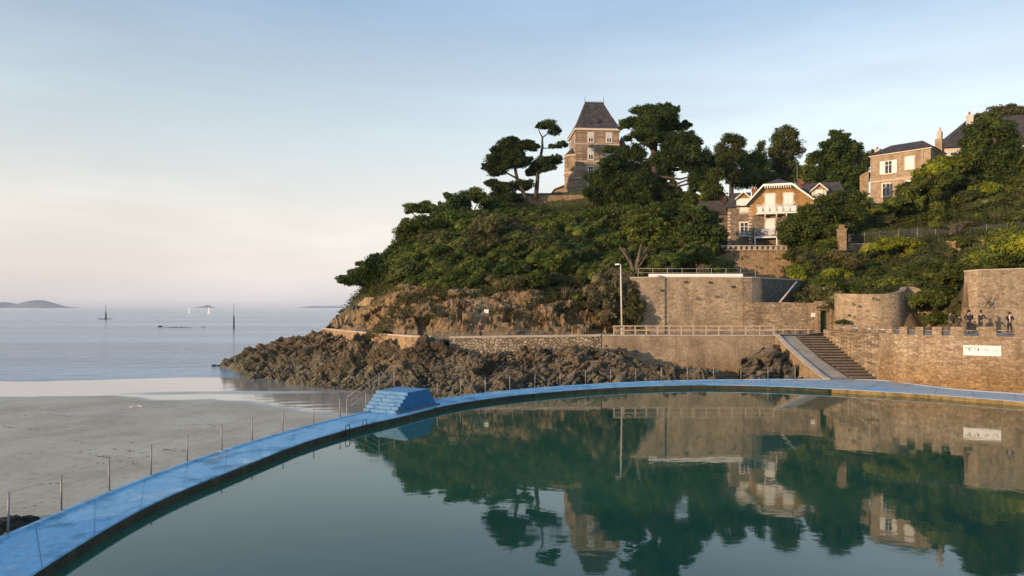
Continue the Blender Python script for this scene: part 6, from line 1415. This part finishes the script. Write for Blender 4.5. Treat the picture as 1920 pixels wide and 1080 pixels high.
island('island', [(365, 0), (374, 1.2), (380, 2.2), (388, 4.5), (392, 4.0), (395, 1.5), (400, 0)], 8000, 'small distant islet behind the sailing boats')
island('island', [(565, 0), (580, 1.5), (590, 2.2), (600, 1.4), (612, 1.8), (626, 2.0), (640, 1.2), (660, 1.0), (700, 0)], 8200, 'thin line of distant land left of the headland')
SAIL = plain('sailcloth', (0.85, 0.80, 0.74), 0.8, var=0.03)
def sailboat(px, d, h, label):
    p = Vector((X(px, d), d, SEA_Z)); o = empty('sailing_boat', p, -0.9, label=label, cat='sailing boat', group='sailing boats on the horizon'); k = h/10.0
    m = MB(); m.hexa([(-2.6*k, -0.3*k, -0.1), (3.0*k, -0.05*k, -0.1), (3.0*k, 0.05*k, -0.1), (-2.6*k, 0.3*k, -0.1), (-3.1*k, -0.9*k, 0.9*k), (3.8*k, -0.05*k, 1.1*k), (3.8*k, 0.05*k, 1.1*k), (-3.1*k, 0.9*k, 0.9*k)]); m.build('hull', WHITE, o)
    m = MB(); m.tube([(0.4*k, 0, 0.8*k), (0.4*k, 0, 10*k)], 0.07*k, 5); m.tube([(0.4*k, 0, 1.9*k), (-2.9*k, 0.2*k, 1.9*k)], 0.06*k, 5); m.build('mast', STEEL, o)
    m = MB(); m.hexa([(-2.8*k, 0.18*k, 2.0*k), (0.3*k, 0, 2.0*k), (0.3*k, 0.05*k, 2.0*k), (-2.8*k, 0.24*k, 2.0*k), (0.2*k, 0.3*k, 9.7*k), (0.3*k, 0, 9.8*k), (0.3*k, 0.05*k, 9.8*k), (0.2*k, 0.35*k, 9.7*k)]); m.build('mainsail', SAIL, o)
    m = MB(); m.hexa([(0.9*k, 0.1*k, 1.5*k), (3.6*k, 0, 1.2*k), (3.6*k, 0.05*k, 1.2*k), (0.9*k, 0.18*k, 1.5*k), (0.6*k, 0.1*k, 8.6*k), (0.7*k, 0, 8.6*k), (0.7*k, 0.05*k, 8.6*k), (0.6*k, 0.15*k, 8.6*k)]); m.build('jib', SAIL, o)
sailboat(354, 900, 9.5, 'smaller white sailing boat, the left of the two on the horizon')
sailboat(391, 830, 10.5, 'taller white sailing boat just in front of the islet')
def beacon(px, py_base, h_px, label, reef=False):
    d = gd(py_base, SEA_Z); s = d/F; o = empty('sea_beacon', (X(px, d), d, SEA_Z), label=label, cat='beacon')
    m = MB(); m.tube([(0, 0, -0.5), (0, 0, h_px*s*0.5)], [1.6*s, 1.1*s], 8); m.build('base', simple_ramp_mat('beacon_base', [(0.3, (0.02, 0.022, 0.025)), (0.7, (0.06, 0.06, 0.06))], 2), o)
    m = MB(); m.tube([(0, 0, h_px*s*0.5), (0, 0, h_px*s)], [0.45*s, 0.3*s], 6); m.build('pole', DARKM, o)
    return o, d, s
REEF = rock_mat('reef_rock', [(0.25, (0.012, 0.012, 0.012)), (0.6, (0.04, 0.036, 0.03)), (0.8, (0.07, 0.06, 0.05))], green=False)
def reef(pa, pb, py, h_px, label, seed=1, name='reef'):
    d = gd(py, SEA_Z); s = d/F; r = np.random.default_rng(seed); n = 40; W = (pb-pa)*s; V = []; Fc = []
    D_ = max(3*s*4, 2.0); xs = np.linspace(0, W, n); ys = np.linspace(-D_/2, D_/2, 9)
    A, B = np.meshgrid(xs, ys, indexing='ij'); env = np.sin(np.pi*A/W)**0.35*np.cos(np.pi*B/D_/1.05); Z = env*(0.3+plates(A, B, max(W/14, 0.4), seed, 1.0, 0.6)*0.8+0.3)*h_px*s-0.15
    idx = np.arange(n*9).reshape(n, 9); f = np.stack([idx[:-1, :-1], idx[1:, :-1], idx[1:, 1:], idx[:-1, 1:]], -1).reshape(-1, 4)
    o = link(name, mesh_np(name, np.stack([A, B, Z], -1).reshape(-1, 3), f), REEF); o.location = (X(pa, d), d, SEA_Z); tag(o, label, 'reef')
beacon(198.5, 598, 27, 'dark beacon with a thin pole standing on a small reef'); reef(183, 212, 598.5, 2.2, 'small dark reef under the left beacon', 2)
beacon(438.5, 615, 46, 'tall slim beacon rising from open water left of the headland')
reef(296, 305, 613, 3.5, 'short dark hump at the left end of the long low reef', 3); reef(304, 362, 614, 2.0, 'long low line of dark reef in the bay', 4); reef(376, 386, 613.5, 1.8, 'tiny dark reef to the right of the long one', 5)
reef(396, 410, 686, 7, 'pair of dark rocks in the water off the rocky point', 6, 'sea_rock'); reef(408, 424, 686, 6, 'dark rock almost touching the rocky point', 7, 'sea_rock')
reef(384, 400, 707, 2.2, 'flat dark rock at the waterline below the point', 8, 'sea_rock'); reef(402, 432, 709, 3, 'string of low rocks at the edge of the wet sand', 9, 'sea_rock')
def beach_rock():
    b = gp(28, 1003, -1.05)
    pa = gp(-60, 1004, -1.05); pb = gp(78, 975, -1.1); W = (pb-pa).length; n = 34; ys = 12
    A, B = np.meshgrid(np.linspace(0, W, n), np.linspace(-0.8, 0.8, ys), indexing='ij'); env = np.clip(np.sin(np.pi*A/W), 0, 1)**0.5*np.cos(np.pi*B/1.7)
    Z = env*(0.22+plates(A, B, 0.35, 3, 0.3, 0.25)*0.6)-0.06
    idx = np.arange(n*ys).reshape(n, ys); f = np.stack([idx[:-1, :-1], idx[1:, :-1], idx[1:, 1:], idx[:-1, 1:]], -1).reshape(-1, 4)
    o = link('beach_rock', mesh_np('beach_rock', np.stack([A, B, Z], -1).reshape(-1, 3), f), REEF); o.location = pa+Vector((0, 0, 0.05)); v = pb-pa; o.rotation_euler = (0, 0, math.atan2(v.y, v.x)); tag(o, 'dark weed-covered rock lying on the sand behind the nearest walkway posts', 'rock')
beach_rock()
def gull(px, py, label, seed):
    z = -1.35; p = gp(px, py, z); o = empty('gull', p, seed*1.3+0.4, label=label, cat='gull', group='gulls on the sand')
    bpy_v = [(-0.2, 0, 0.16), (-0.05, 0, 0.19), (0.08, 0, 0.22), (0.14, 0, 0.30), (0.20, 0, 0.33)]; m = MB(); m.tube(bpy_v, [0.015, 0.07, 0.06, 0.03, 0.028], 7); m.tube([(0.20, 0, 0.33), (0.26, 0, 0.32)], [0.012, 0.004], 5)
    for s in (-1, 1): m.tube([(0.0, s*0.03, 0.14), (0.0, s*0.03, 0.0)], 0.008, 4)
    m.build('body', WHITE, o); o.scale = (0.5, 0.5, 0.6)
for i, (px, py) in enumerate(((246, 766), (259, 764), (264, 765))): gull(px, py, 'tiny white gull standing on the grey sand of the beach', i)

# ------------------------------------------------------------------ people
def skin_obj(name, verts, edges, radii, mat, parent, sub=1):
    me = bpy.data.meshes.new(name); me.from_pydata(verts, edges, []); me.materials.append(mat)
    o = bpy.data.objects.new(name, me); C.objects.link(o); o.parent = parent
    m = o.modifiers.new('skin', 'SKIN'); m.use_smooth_shade = True
    for i, r in enumerate(radii):
        sv = me.skin_vertices[0].data[i]; sv.radius = (r, r) if not hasattr(r, '__len__') else r; sv.use_root = (i == 0)
    s = o.modifiers.new('subdiv', 'SUBSURF'); s.levels = sub; s.render_levels = sub
    return o
SKIN = plain('skin', (0.42, 0.25, 0.18), 0.6, var=0.05)
def cloth(n, c): return plain(n, c, 0.85, var=0.2, scale=8)
def person(loc, rz, label, top, bottom, hair, pose='stand', scarf=None, h=1.72, group=None):
    o = empty('person', loc, rz, label=label, cat='person', group=group); k = h/1.72
    hipz = 0.92
    arms = {'stand': ((0.22, -0.02, 1.14), (0.24, -0.10, 0.90)), 'hip': ((0.36, 0.06, 1.18), (0.17, -0.05, 1.02)), 'fold': ((0.25, -0.06, 1.16), (0.06, -0.22, 1.18)), 'lean': ((0.24, -0.16, 1.18), (0.18, -0.36, 1.10))}[pose]
    tw = -0.06 if pose == 'lean' else 0
    V = [(0, 0, hipz), (0, 0.0, 1.12), (0, 0.01+tw, 1.36), (0, tw, 1.46), (0, -0.01+tw, 1.54), (0, -0.02+tw, 1.63)]; R = [(0.145, 0.10), (0.12, 0.09), (0.15, 0.10), 0.055, 0.055, (0.085, 0.10)]
    E = [(0, 1), (1, 2), (2, 3), (3, 4), (4, 5)]
    for s in (-1, 1):
        b = len(V); sh = (0.19*s, tw, 1.40); el = (arms[0][0]*s, arms[0][1]+tw, arms[0][2]); ha = (arms[1][0]*s, arms[1][1]+tw, arms[1][2])
        d = (Vector(ha)-Vector(el)).normalized(); pal = Vector(ha)+d*0.05
        V += [sh, el, ha, tuple(pal)]; R += [0.058, 0.042, 0.030, (0.036, 0.02)]; E += [(2, b), (b, b+1), (b+1, b+2), (b+2, b+3)]
        side = d.cross(Vector((0, 0, 1)));  side = side.normalized() if side.length > 0.1 else Vector((0, 1, 0))
        for j, (off, ln) in enumerate(((-0.028, 0.062), (-0.010, 0.075), (0.010, 0.07), (0.028, 0.055))):
            q = len(V); p1 = pal+d*0.035+side*off; p2 = p1+d*ln*0.6; p3 = p2+d*ln*0.35+Vector((0, 0, -0.02)); V += [tuple(p1), tuple(p2), tuple(p3)]; R += [0.010, 0.009, 0.007]; E += [(b+3, q), (q, q+1), (q+1, q+2)]
        q = len(V); p1 = Vector(ha)+d*0.02+side*0.035; V += [tuple(p1), tuple(p1+d*0.04+side*0.015)]; R += [0.011, 0.009]; E += [(b+2, q), (q, q+1)]
    for s in (-1, 1):
        b = len(V); V += [(0.09*s, 0, 0.86), (0.10*s, -0.02-0.03*s, 0.48), (0.11*s, -0.03*s, 0.09), (0.12*s, -0.12-0.03*s, 0.04)]; R += [0.088, 0.058, 0.040, 0.035]; E += [(0, b), (b, b+1), (b+1, b+2), (b+2, b+3)]
    V = [tuple(Vector(v)*k) for v in V]
    skin_obj('body', V, E, [tuple(x*k for x in r) if hasattr(r, '__len__') else r*k for r in R], SKIN, o)
    # jacket
    V = [(0, 0, 0.80), (0, 0, 0.98), (0, 0, 1.15), (0, tw, 1.36), (0, tw, 1.47)]; R = [(0.17, 0.125), (0.165, 0.12), (0.145, 0.115), (0.18, 0.13), 0.075]; E = [(0, 1), (1, 2), (2, 3), (3, 4)]
    for s in (-1, 1):
        b = len(V); V += [(0.20*s, tw, 1.40), (arms[0][0]*s, arms[0][1]+tw, arms[0][2]), (arms[1][0]*s, arms[1][1]+tw, arms[1][2])]; R += [0.075, 0.06, 0.045]; E += [(3, b), (b, b+1), (b+1, b+2)]
    skin_obj('jacket', [tuple(Vector(v)*k) for v in V], E, [tuple(x*k for x in r) if hasattr(r, '__len__') else r*k for r in R], cloth('jacket_'+label[:6], top), o)
    V = [(0, 0, 0.95), (0, 0, 0.88)]; R = [(0.15, 0.115), (0.15, 0.115)]; E = [(0, 1)]
    for s in (-1, 1):
        b = len(V); V += [(0.09*s, 0, 0.80), (0.10*s, -0.02-0.03*s, 0.48), (0.11*s, -0.03*s, 0.12)]; R += [0.105, 0.078, 0.065]; E += [(1, b), (b, b+1), (b+1, b+2)]
    skin_obj('trousers', [tuple(Vector(v)*k) for v in V], E, [tuple(x*k for x in r) if hasattr(r, '__len__') else r*k for r in R], cloth('trousers_'+label[:6], bottom), o)
    # hair cap and simple features
    me = bpy.data.meshes.new('hair'); bm = bmesh.new(); bmesh.ops.create_icosphere(bm, subdivisions=2, radius=0.118*k)
    bmesh.ops.delete(bm, geom=[v for v in bm.verts if v.co.y < -0.03*k and v.co.z < 0.05*k], context='VERTS')
    for v in bm.verts: v.co.z *= 1.1
    for f in bm.faces: f.smooth = True
    bm.to_mesh(me); bm.free(); me.materials.append(cloth('hair_'+label[:6], hair)); hh = link('hair', me, None, o); hh.location = (0, (tw-0.01)*k, 1.66*k)
    m = MB(); m.tube([(0, (tw-0.11)*k, 1.655*k), (0, (tw-0.145)*k, 1.62*k), (0, (tw-0.115)*k, 1.61*k)], [0.008, 0.016, 0.01], 5); m.build('nose', SKIN, o)
    m = MB()
    for s in (-1, 1): m.box(s*0.035*k-0.012, s*0.035*k+0.012, (tw-0.125)*k, (tw-0.11)*k, 1.655*k, 1.665*k)
    m.box(-0.025*k, 0.025*k, (tw-0.122)*k, (tw-0.108)*k, 1.575*k, 1.583*k); m.build('face_features', DARKM, o)
    m = MB()
    for s in (-1, 1): x = 0.115*s; m.box((x-0.045)*k, (x+0.045)*k, (-0.2-0.03*s)*k, (0.05-0.03*s)*k, 0, 0.075*k)
    m.build('shoes', DARKM, o)
    if scarf: m = MB(); m.tube([(-0.09*k, -0.14*k, 1.42*k), (-0.05*k, -0.17*k, 1.2*k), (-0.06*k, -0.165*k, 0.95*k)], [0.05, 0.045, 0.04], 6); m.tube([(-0.09*k, -0.1*k, 1.46*k), (0.09*k, -0.1*k, 1.46*k)], 0.05, 6); m.build('scarf', cloth('scarf', scarf), o)
    return o
ZT = 3.71
def ppl(px, d, **k): return person((X(px, d), d, k.pop('z', ZT)), k.pop('rz', 0), **k)
ppl(1781, 54.3, rz=0.9, label='person in a long grey-brown coat standing furthest left behind the merlons', top=(0.06, 0.05, 0.055), bottom=(0.05, 0.05, 0.055), hair=(0.015, 0.012, 0.01))
ppl(1798, 54.6, rz=-0.4, label='shorter person in a dark jacket beside the one with hands on hips', top=(0.03, 0.03, 0.035), bottom=(0.03, 0.03, 0.03), hair=(0.02, 0.015, 0.01), h=1.42, pose='fold')
ppl(1817, 53.6, rz=0.1, label='person dressed in black with both hands on the hips behind the gap in the parapet', top=(0.012, 0.012, 0.014), bottom=(0.018, 0.018, 0.022), hair=(0.01, 0.008, 0.007), pose='hip', h=1.8)
ppl(1838, 53.8, rz=1.6, label='person in dark blue jacket leaning forward to the right of the one in black', top=(0.015, 0.017, 0.03), bottom=(0.02, 0.02, 0.03), hair=(0.012, 0.009, 0.008), pose='lean', h=1.8)
ppl(1893, 51.6, rz=-0.2, label='person in a black jacket with a pale pink scarf standing alone on the right', top=(0.02, 0.014, 0.016), bottom=(0.015, 0.013, 0.015), hair=(0.05, 0.028, 0.018), scarf=(0.62, 0.50, 0.52), pose='fold', h=1.66)
ppl(884, 62.25, rz=0.5, z=2.86, label='person in a blue-black jacket at the cliff foot, left of the pair', top=(0.02, 0.022, 0.03), bottom=(0.10, 0.08, 0.07), hair=(0.02, 0.015, 0.01), pose='fold', h=1.5)
ppl(902, 62.25, rz=-0.5, z=2.86, label='person in a dark coat at the cliff foot, right of the pair', top=(0.025, 0.016, 0.018), bottom=(0.02, 0.015, 0.02), hair=(0.01, 0.008, 0.007), pose='stand', h=1.55)

# ------------------------------------------------------------------ the evening air
def haze():
    m = MB(); m.box(-14500, 14500, -14200, 14500, -9.5, 52); mt = bpy.data.materials.new('haze_air'); mt.use_nodes = True; nt = mt.node_tree; nt.nodes.clear()
    o = nt.nodes.new('ShaderNodeOutputMaterial'); v = nt.nodes.new('ShaderNodeVolumePrincipled'); v.inputs['Color'].default_value = (0.80, 0.88, 1.0, 1); v.inputs['Density'].default_value = 0.00006; v.inputs['Anisotropy'].default_value = 0.0
    nt.links.new(v.outputs[0], o.inputs['Volume']); h = m.build('haze', mt); tag(h, 'thin evening haze over the bay', None, None, 'stuff')
haze()

# dark weed lines and scribbles lying on the sand, tufts in the wall joints
def wrack():
    r = random.Random(21); m = MB()
    lines = [[(120, 858), (160, 848), (205, 843), (260, 850), (300, 846), (330, 842)], [(140, 866), (190, 858), (240, 862), (285, 858)], [(165, 852), (215, 866), (260, 872), (225, 878), (175, 870)], [(240, 832), (272, 829), (290, 831)], [(60, 915), (90, 910), (120, 912)], [(290, 845), (330, 846), (350, 848)], [(0, 800), (60, 806), (140, 802)], [(300, 800), (380, 796), (430, 800)], [(20, 780), (90, 776), (150, 781)], [(100, 940), (60, 955), (30, 960)]]
    for L_ in lines:
        P = [gp(px, py, -1.2) for px, py in L_]
        for a, b in zip(P[:-1], P[1:]):
            n = int((b-a).length/0.10)+1
            for k in range(n):
                if r.random() < 0.45: continue
                p = a.lerp(b, k/n)+Vector((r.uniform(-.08, .08), r.uniform(-.15, .15), 0)); z = float(sand_z(np.array([p.x]), np.array([p.y]))[0])+0.012; q = r.uniform(0.02, 0.07)
                t = r.uniform(0, 3.1); dx = math.cos(t)*q*1.8; dy = math.sin(t)*q
                m.face([(p.x-dx, p.y-dy*.4, z), (p.x+dy*.5, p.y-q*.5, z+q*.35), (p.x+dx, p.y+dy, z), (p.x-dy*.5, p.y+q*.5, z+q*.3)])
    tag(m.build('seaweed_wrack', plain('dry_weed', (0.07, 0.06, 0.045), 0.9, var=0.3)), 'thin dark lines of seaweed drawn over the dry sand', None, None, 'stuff')
wrack()
def wall_tufts():
    rng = np.random.default_rng(44); c = []
    for px, py, d in ((1330, 530, 66.35), (1285, 528, 66.4), (1376, 538, 66.3), (1240, 545, 66.45), (1345, 556, 66.2), (1308, 560, 66.25), (1395, 480, 90.1), (1455, 484, 90.0), (1420, 500, 89.8), (1462, 498, 89.9), (1375, 478, 90.1), (1600, 570, 60.9), (1640, 560, 60.5), (1590, 590, 61.2)):
        p = at(px, py, d); 
        for k in range(3): c.append((p.x+rng.normal()*0.12, p.y, p.z+rng.normal()*0.06))
    c = np.array(c); V = leaves(c, np.tile([[0.16, 0.10, 0.12]], (len(c), 1)), 22, 0.05, rng, 0.2, 0.5)
    tag(link('wall_weeds', leafmesh('wall_weeds', V, LEAF['olive'])), 'small weeds rooted in the joints of the stone walls', None, None, 'stuff')
wall_tufts()
